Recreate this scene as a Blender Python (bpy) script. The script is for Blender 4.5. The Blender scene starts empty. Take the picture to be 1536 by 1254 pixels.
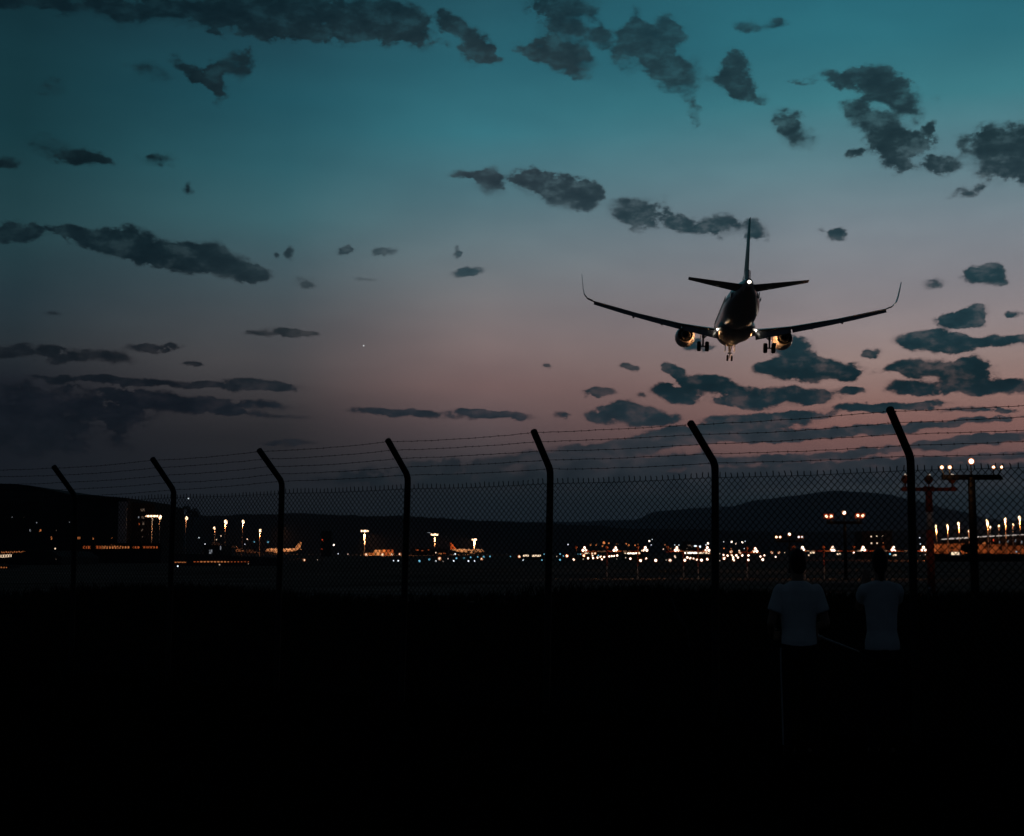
import bpy, bmesh, math, random
from mathutils import Vector, Matrix, Euler
random.seed(7)
S = bpy.context.scene
C = S.collection

# ------------------------------------------------------------------ camera
F, PCX, PCY, HOR, CAMZ = 2400.0, 768.0, 550.0, 835.0, 1.7      # focal length in photo pixels, principal point, horizon row, eye height
PITCH = math.atan((HOR - PCY) / F)
cam = bpy.data.cameras.new('camera'); camo = bpy.data.objects.new('camera', cam); C.objects.link(camo)
cam.sensor_width = 36.0; cam.lens = F / 1536 * 36; cam.shift_y = -(627 - PCY) / 1536
cam.clip_start = 0.1; cam.clip_end = 40000
camo.location = (0, 0, CAMZ); camo.rotation_euler = (math.pi / 2 + PITCH, 0, 0)
S.camera = camo

def direction(px, py):
    x = (px - PCX) / F; y = (PCY - py) / F
    c, s = math.cos(PITCH), math.sin(PITCH)
    return Vector((x, c - y * s, s + y * c))
def at(px, py, Y):
    d = direction(px, py)
    return Vector((0, 0, CAMZ)) + d * (Y / d.y)
def uv(px, py):
    d = direction(px, py).normalized()
    return math.atan2(d.x, d.y) * F, math.asin(d.z) * F
def lin(c):
    return tuple((v / 255 / 12.92 if v / 255 <= .04045 else ((v / 255 + .055) / 1.055) ** 2.4) for v in c)

S.view_settings.view_transform = 'Standard'; S.view_settings.look = 'None'
S.view_settings.exposure = 0; S.view_settings.gamma = 1
S.cycles.use_denoising = True
S.cycles.max_bounces = 5; S.cycles.diffuse_bounces = 2; S.cycles.glossy_bounces = 2
S.cycles.sample_clamp_indirect = 3
S.cycles.caustics_reflective = False; S.cycles.caustics_refractive = False

# ------------------------------------------------------------------ world: dusk sky with clouds, all in azimuth / elevation
W = bpy.data.worlds.new('World'); S.world = W; W.use_nodes = True
W.cycles.sampling_method = 'MANUAL'; W.cycles.sample_map_resolution = 256
nt = W.node_tree; nt.nodes.clear(); L = nt.links.new
def N(t, **k):
    n = nt.nodes.new(t)
    for a, b in k.items(): setattr(n, a, b)
    return n
def M(op, a, b=None, c=None, clamp=False):
    n = N('ShaderNodeMath', operation=op); n.use_clamp = clamp
    for i, v in enumerate((a, b, c)):
        if v is None: continue
        if isinstance(v, (int, float)): n.inputs[i].default_value = v
        else: L(v, n.inputs[i])
    return n.outputs[0]
def smooth(v, a, b, lo=0.0, hi=1.0):
    n = N('ShaderNodeMapRange', interpolation_type='SMOOTHSTEP')
    L(v, n.inputs['Value'])
    for k, x in zip(('From Min', 'From Max', 'To Min', 'To Max'), (a, b, lo, hi)): n.inputs[k].default_value = x
    return n.outputs['Result']
def mixc(f, a, b, mode='MIX'):
    n = N('ShaderNodeMix', data_type='RGBA', blend_type=mode)
    if isinstance(f, (int, float)): n.inputs[0].default_value = f
    else: L(f, n.inputs[0])
    for i, v in ((6, a), (7, b)):
        if isinstance(v, tuple): n.inputs[i].default_value = (*v[:3], 1)
        else: L(v, n.inputs[i])
    return n.outputs[2]
def ramp(v, stops):
    n = N('ShaderNodeValToRGB'); e = n.color_ramp.elements
    while len(e) > 1: e.remove(e[0])
    e[0].position = stops[0][0]; e[0].color = (*stops[0][1], 1)
    for p, c in stops[1:]:
        x = e.new(p); x.color = (*c, 1)
    L(v, n.inputs[0]); return n.outputs[0]
tc = N('ShaderNodeTexCoord'); sep = N('ShaderNodeSeparateXYZ'); L(tc.outputs['Generated'], sep.inputs[0])
U = M('MULTIPLY', M('ARCTAN2', sep.outputs[0], sep.outputs[1]), F)
V = M('MULTIPLY', M('ARCSINE', sep.outputs[2]), F)
comb = N('ShaderNodeCombineXYZ'); L(U, comb.inputs[0]); L(V, comb.inputs[1])
UVW = comb.outputs[0]
def noise(vec, sx, sy, detail, rough=.55, off=0.0, dist=0.0):
    m = N('ShaderNodeMapping'); m.inputs['Scale'].default_value = (1 / sx, 1 / sy, 1); m.inputs['Location'].default_value = (off, off * .7, 0)
    L(vec, m.inputs[0])
    n = N('ShaderNodeTexNoise', noise_dimensions='2D'); n.inputs['Scale'].default_value = 1
    n.inputs['Detail'].default_value = detail; n.inputs['Roughness'].default_value = rough; n.inputs['Distortion'].default_value = dist
    L(m.outputs[0], n.inputs['Vector']); return n
VMAX = 1500.0; HAZE_D = 1.1e-4; HAZE_R = 9600.0; HAZE_TOP = 290.0
VF = M('DIVIDE', V, VMAX, clamp=True)
def elramp(px, stops):
    out = []
    for y, c in stops:
        v = uv(px, y)[1]; path = min(HAZE_R, HAZE_TOP / max(1e-4, math.sin(v / F)))                # the air in front of the sky dims it
        out.append((max(0, min(1, v / VMAX)), tuple(q * math.exp(HAZE_D * path) for q in lin(c))))
    out.sort(key=lambda t: t[0])
    top = out[-1][1]
    out.append((.80, tuple(v * .45 for v in top))); out.append((1.0, tuple(v * .12 for v in top)))
    return ramp(VF, out)
SKY = [
 (30,  [(0, (17, 46, 54)), (60, (19, 51, 59)), (200, (23, 58, 65)), (330, (34, 64, 70)), (450, (38, 54, 61)), (520, (38, 45, 50)), (570, (26, 30, 37)), (620, (16, 22, 30)), (700, (17, 20, 26)), (790, (16, 20, 26))]),
 (430, [(0, (28, 66, 77)), (60, (30, 70, 82)), (150, (34, 84, 96)), (250, (45, 92, 102)), (330, (58, 95, 103)), (400, (68, 88, 95)), (480, (75, 80, 84)), (540, (75, 73, 75)), (600, (58, 55, 57)), (660, (39, 38, 41)), (720, (27, 29, 34)), (790, (19, 24, 29))]),
 (730, [(0, (36, 84, 97)), (100, (41, 96, 109)), (200, (54, 112, 124)), (300, (83, 116, 125)), (380, (104, 118, 124)), (450, (114, 112, 115)), (520, (121, 106, 106)), (580, (115, 93, 92)), (640, (86, 73, 75)), (700, (50, 49, 53)), (740, (24, 31, 37)), (800, (18, 25, 32))]),
 (1250,[(0, (40, 102, 116)), (60, (45, 108, 121)), (150, (60, 120, 130)), (250, (94, 128, 137)), (340, (119, 131, 139)), (420, (131, 130, 135)), (490, (138, 127, 128)), (540, (141, 121, 117)), (600, (132, 102, 96)), (640, (124, 90, 85)), (680, (104, 77, 75)), (715, (47, 51, 57)), (750, (25, 34, 40)), (800, (21, 29, 37))])]
cols = [(uv(px, 400)[0], elramp(px, st)) for px, st in SKY]
sky = cols[0][1]
for (u0, _), (u1, c1) in zip(cols, cols[1:]): 
    n = N('ShaderNodeMapRange'); L(U, n.inputs['Value']); n.inputs['From Min'].default_value = u0; n.inputs['From Max'].default_value = u1
    sky = mixc(n.outputs['Result'], sky, c1)
# uneven air: very soft large scale variation
sv = noise(UVW, 420, 150, 3)
sky = mixc(1.0, sky, ramp(sv.outputs['Fac'], [(.25, (.88, .88, .9)), (.75, (1.12, 1.11, 1.1))]), 'MULTIPLY')

# clouds: soft ellipses (px, py, rx, ry, clockwise tilt, weight) summed into a density that noise then erodes
BL = [
 (120,8,230,20,2,.9),(330,24,130,24,6,1.1),(480,18,140,26,5,1.2),(585,28,70,36,20,1.2),(400,40,120,12,8,.7),(560,52,110,9,4,.6),
 (690,40,34,14,30,1),(715,75,24,24,50,1.1),(735,92,20,8,20,.7),
 (290,106,34,11,32,1.2),(322,125,13,28,-10,1.1),(340,95,30,18,-20,1.1),(365,95,13,25,10,.8),
 (75,130,20,18,0,.55),(228,110,34,16,10,.5),(235,238,28,10,3,.7),(100,228,52,18,12,.85),(130,238,30,8,14,.6),(8,241,24,8,0,.9),(280,285,9,12,0,.35),
 (28,350,52,14,-3,1.1),(160,364,72,16,12,1.3),(215,372,56,23,18,1.5),(285,388,42,20,8,1.3),(315,382,30,20,0,1.3),(350,398,34,20,10,1.3),(382,411,24,11,14,.9),
 (432,380,9,14,0,.6),(412,383,6,5,0,.5),(455,424,20,9,0,.65),(521,379,15,7,0,.7),(578,377,22,7,-8,.6),(688,376,6,9,0,.7),(703,405,30,7,-8,.6),(547,418,17,4,5,.7),
 (75,472,16,5,0,.5),(438,498,36,7,4,1.1),(388,500,20,6,0,.9),(45,530,70,11,2,1),(160,534,50,10,5,1),(225,520,40,8,-4,1),(285,547,18,4,-4,.7),
 (150,571,80,7,2,1),(280,576,90,6,2,.9),(400,578,62,7,4,1),(40,605,200,30,2,.7),(290,603,130,9,1,.9),(325,616,120,6,3,.75),(200,590,90,8,2,.6),(20,650,170,34,0,.6),
 (615,621,90,7,3,1.1),(735,621,60,6,4,1.1),(440,666,44,5,-4,.7),
 (848,38,44,38,10,1.1),(822,78,44,18,24,1.0),(790,80,26,9,28,.8),(868,92,30,20,20,1.0),(845,5,60,18,0,1.0),(905,60,22,16,0,.7),(950,70,30,34,30,1.2),(962,32,13,26,-25,1.0),(1000,50,26,28,10,1.3),(985,92,40,26,40,1.3),(1025,112,34,26,30,1.3),(1040,160,12,24,0,.7),(1040,185,9,8,0,.5),(1100,104,26,26,10,1.2),(1112,130,20,18,0,1.1),(1128,150,26,11,8,.9),(1085,120,20,14,0,.7),
 (1130,38,26,12,0,.5),(1165,36,16,8,0,.4),(1200,118,14,7,0,.6),
 (1190,196,34,22,38,1.1),(1270,118,46,14,12,1.2),(1322,128,34,24,10,1.2),(1358,152,32,18,55,1.1),(1284,168,18,22,30,1.2),(1332,205,44,28,38,1.5),(1345,230,22,24,0,1.2),(1376,214,28,16,-10,1.1),(1408,250,34,16,5,.9),(1500,228,44,40,0,1.7),(1535,228,34,40,0,1.7),(1396,191,10,10,0,.8),(1444,226,12,18,0,.6),(1283,230,18,6,0,.55),(1450,291,28,7,-12,.55),(1400,150,8,8,0,.3),
 (712,262,40,8,8,.9),(742,275,20,26,10,1.1),(798,272,32,20,12,1.3),(845,288,56,24,10,1.5),(882,298,24,18,10,1.1),(935,316,24,17,5,1.2),(970,318,32,22,-5,1.2),(1008,330,16,10,0,.9),(1042,340,38,12,5,1),(1085,338,20,18,0,1.1),(1130,346,26,18,0,1.05),(1258,350,15,11,0,1.1),(1234,345,8,8,0,.5),
 (1473,412,29,14,0,1.4),(1499,421,14,8,0,.9),(1395,427,18,8,0,.55),(1448,474,34,12,-14,1.3),(1420,480,18,7,0,.8),(1470,474,16,14,0,1.2),(1405,512,52,15,4,1.4),(1430,515,24,13,0,1.2),(1370,508,20,9,0,.8),(1500,512,70,8,1,1.1),(1523,470,10,5,0,.7),(1308,530,15,8,0,.9),(1392,247,10,6,0,.3),
 (1045,516,24,8,0,1),(1206,519,24,13,20,.85),(1182,525,26,9,0,.7),(1214,556,66,16,2,1.7),(1180,549,32,13,0,1.3),(1200,540,26,10,0,1.2),(1262,563,24,10,0,1.1),(1150,552,18,8,0,.7),(1390,552,40,14,4,1.4),(1448,560,40,18,0,1.5),(1456,546,22,14,0,1.2),(1342,553,32,7,-14,.7),(1405,581,66,11,2,1.1),(1500,580,60,11,-2,1.1),
 (1012,555,20,9,20,1.1),(945,551,12,6,0,.9),(900,587,19,8,0,1.3),(960,594,11,6,0,.7),(1068,573,34,11,5,1.4),(1018,590,38,11,5,1.3),(1040,574,20,9,0,1.1),(1100,583,46,10,3,1.15),(1190,594,60,12,2,1.5),(1122,602,46,10,5,1.15),(1225,590,22,10,0,1.2),(1273,587,22,6,0,1),(950,623,56,14,3,1.5),(936,612,22,12,0,1.2),(900,626,14,8,0,1),(818,551,9,5,0,.6),(775,627,11,6,0,.6),(845,625,14,8,0,.55),
 (1105,642,110,17,-7,1.05),(1010,657,110,14,-8,1.2),(900,674,170,12,-5,1.1),(830,692,240,12,-2,.7),(1190,653,150,8,-3,1.2),(1150,624,90,6,-2,1.0),(1320,609,92,6,-1,1.25),(1440,614,80,4,3,.7),(1430,634,120,5,-4,1.1),(1290,649,110,7,-3,1.05),(1460,662,140,8,-5,1.3),(1360,692,260,6,-2,1.1),(1100,690,230,8,-2,1.15),(1300,713,540,13,-1,1.4),(900,717,420,16,0,.8)]
w1 = noise(UVW, 75, 55, 2, .5, 3.1); w2 = noise(UVW, 20, 15, 3, .6, 7.7)
def vm(op, a, b=None, s=None):
    n = N('ShaderNodeVectorMath', operation=op)
    for i, v in enumerate((a, b)):
        if v is None: continue
        if isinstance(v, tuple): n.inputs[i].default_value = v
        else: L(v, n.inputs[i])
    if s is not None: n.inputs['Scale'].default_value = s
    return n
# every wisp of air is moved a little by two scales of turbulence; low bands are moved less
warp = vm('MULTIPLY', vm('SUBTRACT', w1.outputs['Color'], (.5, .5, 0)).outputs[0], (44, 30, 0)).outputs[0]
warp2 = vm('MULTIPLY', vm('SUBTRACT', w2.outputs['Color'], (.5, .5, 0)).outputs[0], (22, 15, 0)).outputs[0]
wsum = vm('ADD', warp, warp2).outputs[0]
wsc = N('ShaderNodeVectorMath', operation='SCALE'); L(wsum, wsc.inputs[0]); L(smooth(V, 300, 800, .55, 1.0), wsc.inputs['Scale'])
PW = vm('ADD', UVW, wsc.outputs[0]).outputs[0]
fb = noise(UVW, 36, 23, 9, .64, 1.3); fb2 = noise(UVW, 46, 26, 6, .6, 11.3)
er = M('MULTIPLY', M('SUBTRACT', fb.outputs['Fac'], .5), 3.2)
CR = elramp(1250, [(0, (30, 62, 72)), (100, (32, 57, 65)), (220, (32, 53, 60)), (300, (42, 61, 69)), (400, (36, 60, 68)), (500, (30, 54, 62)), (570, (17, 37, 44)), (615, (26, 44, 52)), (660, (44, 50, 57)), (700, (38, 44, 51)), (740, (25, 33, 40)), (800, (20, 27, 34))])
CC = elramp(760, [(0, (20, 45, 54)), (100, (38, 56, 63)), (220, (46, 60, 68)), (300, (40, 56, 64)), (400, (52, 72, 80)), (500, (50, 57, 61)), (620, (34, 42, 50)), (660, (43, 45, 51)), (720, (27, 34, 40)), (800, (20, 26, 33))])
CL = elramp(30, [(0, (12, 32, 40)), (120, (18, 37, 44)), (230, (13, 30, 36)), (360, (17, 34, 41)), (530, (19, 25, 31)), (600, (14, 19, 27)), (700, (15, 19, 25)), (800, (13, 17, 22))])
def mr(a, b):
    n = N('ShaderNodeMapRange'); L(U, n.inputs['Value']); n.inputs['From Min'].default_value = a; n.inputs['From Max'].default_value = b; return n.outputs['Result']
cloud = mixc(mr(uv(260, 400)[0], uv(700, 400)[0]), CL, CC); cloud = mixc(mr(uv(780, 400)[0], uv(1000, 400)[0]), cloud, CR)
tint = ramp(fb2.outputs['Fac'], [(.32, (.74, .78, .80)), (.68, (1.26, 1.20, 1.16))])
thin = mixc(.55, cloud, mixc(1.0, sky, (.92, .80, .80), 'MULTIPLY'))
su, svv = uv(545.5, 518.5)                                  # one early star
st = M('LESS_THAN', vm('LENGTH', vm('SUBTRACT', UVW, (su, svv, 0)).outputs[0]).outputs['Value'], 1.1)
fb3 = noise(UVW, 95, 48, 3, .55, 23.7); fb4 = noise(UVW, 80, 60, 2, .5, 41.2)
gain = M('MULTIPLY', smooth(fb3.outputs['Fac'], .36, .64, .85, 2.1), smooth(V, 230, 620, 1.2, .78))
er = M('MULTIPLY', er, smooth(fb4.outputs['Fac'], .38, .62, .45, 1.25))
veil = smooth(fb3.outputs['Fac'], .62, .40, .05, .42)
brown = M('MULTIPLY', smooth(fb2.outputs['Fac'], .46, .74, 0, .6), smooth(V, 250, 560, .6, 1.1))
def cell(u0, u1, v0, v1):
    """the sky over one block of azimuth and elevation, with every cloud that reaches into it"""
    P = PW; D = None; k = 0
    for x, y, rx, ry, rot, w in BL:
        u, v = uv(x, y); R = math.radians(-rot); c_, s_ = abs(math.cos(R)), abs(math.sin(R))
        ex, ey = (rx * c_ + ry * s_) * GROW + 36, (rx * s_ + ry * c_) * GROW + 26
        if u + ex < u0 or u - ex > u1 or v + ey < v0 or v - ey > v1: continue
        k += 1
        if k % 18 == 0:                                     # chain the groups so that they are evaluated one after another
            n = N('ShaderNodeVectorMath', operation='SCALE'); n.inputs[0].default_value = (0, 0, 1); L(M('MULTIPLY', D, 1e-7), n.inputs['Scale'])
            P = vm('ADD', P, n.outputs[0]).outputs[0]
        m = N('ShaderNodeMapping', vector_type='TEXTURE')
        m.inputs['Location'].default_value = (u, v, 0); m.inputs['Rotation'].default_value = (0, 0, R); m.inputs['Scale'].default_value = (rx * GROW, ry * GROW, 1)
        L(P, m.inputs[0])
        d = vm('DOT_PRODUCT', m.outputs[0], m.outputs[0]).outputs['Value']
        b = M('SUBTRACT', 1.0, d, clamp=True)
        D = M('MULTIPLY_ADD', M('MULTIPLY', b, b), 1.25 * w, 0.0 if D is None else D)
    bg = N('ShaderNodeBackground')
    if D is None: L(sky, bg.inputs[0]); return bg.outputs[0]
    dens = M('ADD', D, M('MULTIPLY', er, M('MULTIPLY', D, 2.4, clamp=True)))
    dens = M('MULTIPLY', dens, gain)
    alpha = M('MAXIMUM', smooth(dens, .04, .92), M('MULTIPLY', smooth(D, .0, .9), veil)); core = smooth(dens, .25, 1.3)
    c = mixc(1.0, mixc(M('MAXIMUM', M('MULTIPLY', M('SUBTRACT', 1.0, core), .8), brown), cloud, thin), tint, 'MULTIPLY')
    full = mixc(alpha, sky, c)
    L(mixc(st, full, (.75, .78, .8)), bg.inputs[0]); return bg.outputs[0]
GROW = 1.43
def mixs(f, a, b):
    n = N('ShaderNodeMixShader'); L(f, n.inputs[0]); L(a, n.inputs[1]); L(b, n.inputs[2]); return n.outputs[0]
UC = [-9e3, -420, -80, 190, 480, 9e3]; VC = [-9e3, 330, 560, 9e3]
def column(i):
    a, b, c = (cell(UC[i], UC[i + 1], VC[j], VC[j + 1]) for j in range(3))
    return mixs(M('GREATER_THAN', V, VC[1]), a, mixs(M('GREATER_THAN', V, VC[2]), b, c))
col_ = [column(i) for i in range(5)]
lit = mixs(M('GREATER_THAN', U, UC[2]), mixs(M('GREATER_THAN', U, UC[1]), col_[0], col_[1]), mixs(M('GREATER_THAN', U, UC[3]), col_[2], mixs(M('GREATER_THAN', U, UC[4]), col_[3], col_[4])))
# the afterglow only fills the part of the sky ahead: night to the sides, overhead and behind; ground haze below the horizon
front = M('MULTIPLY', M('MULTIPLY', smooth(M('ABSOLUTE', U), 1000, 2600, 1, 0), smooth(V, -60, -5)), smooth(V, 1250, 1500, 1, 0))
nightbg = N('ShaderNodeBackground'); nightbg.inputs[0].default_value = (.0050, .0080, .0125, 1)
bg = mixs(front, nightbg.outputs[0], lit)
ns = N('ShaderNodeTexSky', sky_type='NISHITA'); ns.sun_disc = False; ns.sun_elevation = math.radians(-3); ns.sun_rotation = math.radians(20); ns.altitude = 400
bg2 = N('ShaderNodeBackground'); L(ns.outputs[0], bg2.inputs[0]); bg2.inputs[1].default_value = 0.002
add = N('ShaderNodeAddShader'); L(bg, add.inputs[0]); L(bg2.outputs[0], add.inputs[1])
wo = N('ShaderNodeOutputWorld'); L(add.outputs[0], wo.inputs[0])

# last light of the sun that has just gone down beyond the right of the field
sun = bpy.data.lights.new('sun', 'SUN'); sun.energy = 0.012; sun.angle = math.radians(0.5); sun.color = (1, .82, .66)
suno = bpy.data.objects.new('sun', sun); C.objects.link(suno); suno.rotation_euler = (math.radians(88), 0, math.radians(180 - 20))

# ------------------------------------------------------------------ materials
def mat(name, col, rough=.6, metal=0.0, vary=.25, scale=3.0, bump=0.0, emit=None, estr=0.0, spec=.5):
    m = bpy.data.materials.new(name); m.use_nodes = True; t = m.node_tree; b = t.nodes['Principled BSDF']
    b.inputs['Roughness'].default_value = rough; b.inputs['Metallic'].default_value = metal; b.inputs['Specular IOR Level'].default_value = spec
    if emit:
        b.inputs['Base Color'].default_value = (*col, 1); b.inputs['Emission Color'].default_value = (*emit, 1); b.inputs['Emission Strength'].default_value = estr
        return m
    x = t.nodes.new('ShaderNodeTexCoord'); n = t.nodes.new('ShaderNodeTexNoise'); n.inputs['Scale'].default_value = scale; n.inputs['Detail'].default_value = 5
    t.links.new(x.outputs['Object'], n.inputs['Vector'])
    r = t.nodes.new('ShaderNodeValToRGB'); e = r.color_ramp.elements
    e[0].position = .3; e[1].position = .7
    e[0].color = (*[c * (1 - vary) for c in col], 1); e[1].color = (*[min(1, c * (1 + vary)) for c in col], 1)
    t.links.new(n.outputs['Fac'], r.inputs[0]); t.links.new(r.outputs[0], b.inputs['Base Color'])
    if bump:
        u = t.nodes.new('ShaderNodeBump'); u.inputs['Strength'].default_value = bump; t.links.new(n.outputs['Fac'], u.inputs['Height']); t.links.new(u.outputs[0], b.inputs['Normal'])
    return m
m_grass = mat('dry_grass', (.25, .195, .16), 1, 0, .5, .08, 0, spec=0)
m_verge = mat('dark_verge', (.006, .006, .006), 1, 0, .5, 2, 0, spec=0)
m_road = mat('worn_asphalt', (.13, .13, .13), .95, 0, .3, 1.5, 0, spec=0.1)
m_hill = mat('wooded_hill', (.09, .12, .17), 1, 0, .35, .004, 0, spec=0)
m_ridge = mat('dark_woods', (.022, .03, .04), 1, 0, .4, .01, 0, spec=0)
m_galv = mat('galvanised_steel', (.05, .05, .052), .7, .3, .3, 14, .1, spec=.2)
m_wire = mat('fence_wire', (.035, .037, .04), .7, .3, .2, 20, 0, spec=.2)
m_black = mat('dark_paint', (.008, .008, .009), .7, 0, .3, 4, spec=.2)
m_white = mat('white_paint', (.66, .67, .69), .22, 0, .06, 2)
m_belly = mat('grey_belly_paint', (.22, .22, .235), .28, 0, .15, 1.2, .02)
m_fin = mat('dark_fin_paint', (.03, .012, .016), .4, 0, .2, 1)
m_alu = mat('bare_metal', (.35, .34, .33), .35, .8, .2, 4, .03)
m_tyre = mat('tyre_rubber', (.018, .018, .018), .85, 0, .2, 9)
m_wall = mat('dark_facade', (.045, .045, .048), .9, 0, .25, .3, spec=.1)
m_wallb = mat('grey_facade', (.13, .13, .14), .9, 0, .25, .4, spec=.1)
m_pale = mat('pale_facade', (.45, .43, .40), .9, 0, .3, .35, .1, spec=.1)
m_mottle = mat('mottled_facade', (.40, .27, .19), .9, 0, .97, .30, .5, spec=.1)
m_red = mat('red_paint', (.48, .08, .04), .6, 0, .25, 2)
m_orange = mat('orange_paint', (.55, .17, .06), .6, 0, .25, 2)
m_glassd = mat('dark_glass', (.02, .02, .025), .1, 0, .1, 1)
m_leaf = mat('dark_leaves', (.03, .04, .025), .9, 0, .5, 1.5, spec=.1)
m_bark = mat('bark', (.06, .05, .04), .95, 0, .4, 3, spec=.1)
m_skin = mat('skin', (.30, .18, .13), .6, 0, .1, 12)
m_hair = mat('dark_hair', (.012, .010, .009), .6, 0, .4, 40, .2)
m_shirt = mat('pale_shirt', (.80, .81, .80), .95, 0, .08, 6, .15, spec=.05)
m_shirt2 = mat('pale_grey_shirt', (.72, .73, .73), .95, 0, .10, 5, .15, spec=.05)
m_pants = mat('dark_trousers', (.018, .019, .024), .95, 0, .3, 8, .1, spec=.05)
m_stick = mat('pale_stick', (.5, .5, .5), .5, 0, .1, 5)
def em(name, col, s): return mat(name, (0, 0, 0), .5, emit=col, estr=s)
e_white = em('lamp_white', (1, .84, .66), 4); e_warm = em('lamp_warm', (1, .62, .36), 4.5); e_amber = em('lamp_amber', (1, .33, .10), .75)
e_dimw = em('lamp_dim_warm', (1, .80, .62), .55); e_rim = em('lamp_halo_glow', (1, .26, .08), .55); e_blue = em('lamp_blue', (.22, .68, .95), .8); e_cool = em('lamp_cool_white', (.80, .92, 1), 1.6)  # the rim emission imitates the orange halo around lamps
e_hood = em('red_hood_glow', (1, .13, .05), .35); e_red = em('lamp_red', (1, .09, .03), .6); e_dim = em('lamp_dim', (.75, .8, .9), .22); e_window = em('window_orange', (1, .32, .10), .42)
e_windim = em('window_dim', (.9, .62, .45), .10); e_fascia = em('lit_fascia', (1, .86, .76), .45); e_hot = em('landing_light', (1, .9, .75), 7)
e_cream = em('window_cream', (1, .74, .50), 1.2); e_deep = em('window_deep_orange', (1, .20, .05), .30)

# ------------------------------------------------------------------ mesh helpers
def smoothf(bm): 
    for f in bm.faces: f.smooth = True
def link(name, bm, mats, parent=None, smooth_=False):
    bmesh.ops.recalc_face_normals(bm, faces=bm.faces)
    if smooth_: smoothf(bm)
    me = bpy.data.meshes.new(name); bm.to_mesh(me); bm.free()
    for m in (mats if isinstance(mats, (list, tuple)) else [mats]): me.materials.append(m)
    o = bpy.data.objects.new(name, me); C.objects.link(o)
    if parent: o.parent = parent
    return o
def empty(name, loc=(0, 0, 0), rz=0):
    o = bpy.data.objects.new(name, None); C.objects.link(o); o.location = loc; o.rotation_euler.z = rz; o.empty_display_size = .3; return o
def tag(o, label, cat, group=None, kind=None):
    o['label'] = label; o['category'] = cat
    if group: o['group'] = group
    if kind: o['kind'] = kind
    return o
def struct(o): o['kind'] = 'structure'; return o
def copy_tree(o, parent=None):
    c = o.copy(); C.objects.link(c); c.parent = parent
    for ch in o.children: copy_tree(ch, c)
    return c
def setmi(faces, mi):
    for f in faces: f.material_index = mi
def ring_loft(bm, rings, caps=(True, True), mi=0):
    vs = [[bm.verts.new(p) for p in r] for r in rings]; n = len(vs[0]); out = []
    for a, b in zip(vs, vs[1:]):
        for i in range(n): out.append(bm.faces.new((a[i], a[(i + 1) % n], b[(i + 1) % n], b[i])))
    if caps[0]: out.append(bm.faces.new(vs[0][::-1]))
    if caps[1]: out.append(bm.faces.new(vs[-1]))
    setmi(out, mi); return out
def frame(d):
    d = d.normalized(); a = Vector((0, 0, 1)) if abs(d.z) < .9 else Vector((0, 1, 0))
    u = d.cross(a).normalized(); return u, d.cross(u).normalized()
def tube(bm, pts, rad, n=8, mi=0, caps=True):
    pts = [Vector(p) for p in pts]; rad = rad if isinstance(rad, (list, tuple)) else [rad] * len(pts); rings = []
    u = v = None
    for i, p in enumerate(pts):
        d = pts[min(i + 1, len(pts) - 1)] - pts[max(i - 1, 0)]
        if u is None: u, v = frame(d)
        else:
            dn = d.normalized(); u = (u - dn * u.dot(dn)).normalized(); v = dn.cross(u).normalized()
        rings.append([p + (u * math.cos(2 * math.pi * k / n) + v * math.sin(2 * math.pi * k / n)) * rad[i] for k in range(n)])
    return ring_loft(bm, rings, (caps, caps), mi)
def box(bm, lo, hi, mi=0, mtx=None, bev=0):
    lo, hi = Vector(lo), Vector(hi)
    r = bmesh.ops.create_cube(bm, size=1); vs = r['verts']
    for v in vs:
        v.co = Vector((lo[i] + (hi[i] - lo[i]) * (v.co[i] + .5) for i in range(3)))
        if mtx: v.co = mtx @ v.co
    fs = list({f for v in vs for f in v.link_faces}); setmi(fs, mi)
    if bev:
        r = bmesh.ops.bevel(bm, geom=list({e for f in fs for e in f.edges}), offset=bev, segments=1, affect='EDGES', profile=.5)
        setmi(r['faces'], mi)
def ball(bm, p, r, mi=0, seg=10, sc=(1, 1, 1)):
    x = bmesh.ops.create_uvsphere(bm, u_segments=seg, v_segments=max(5, seg // 2 + 1), radius=1)
    for v in x['verts']: v.co = Vector((v.co.x * r * sc[0] + p[0], v.co.y * r * sc[1] + p[1], v.co.z * r * sc[2] + p[2]))
    setmi({f for v in x['verts'] for f in v.link_faces}, mi)
def disc(bm, p, ax, r, t, mi=0, n=16, r2=None):
    ax = Vector(ax).normalized(); p = Vector(p); return tube(bm, [p - ax * t / 2, p + ax * t / 2], [r, r if r2 is None else r2], n, mi)
def point(name, loc, power, col, rad, parent=None):
    l = bpy.data.lights.new(name, 'POINT'); l.energy = power; l.color = col; l.shadow_soft_size = rad
    o = bpy.data.objects.new(name, l); C.objects.link(o); o.location = loc
    if parent: o.parent = parent
    return o
def spot(name, loc, d, power, col, rad, ang, parent):
    l = bpy.data.lights.new(name, 'SPOT'); l.energy = power; l.color = col; l.shadow_soft_size = rad; l.spot_size = math.radians(ang); l.spot_blend = .6
    o = bpy.data.objects.new(name, l); C.objects.link(o); o.parent = parent; o.location = loc
    o.rotation_euler = Vector(d).to_track_quat('-Z', 'Y').to_euler(); return o
ORD = ['first', 'second', 'third', 'fourth', 'fifth', 'sixth', 'seventh', 'eighth', 'ninth', 'tenth', 'eleventh', 'twelfth', 'thirteenth', 'fourteenth', 'fifteenth', 'sixteenth', 'seventeenth', 'eighteenth', 'nineteenth', 'twentieth']

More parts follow.
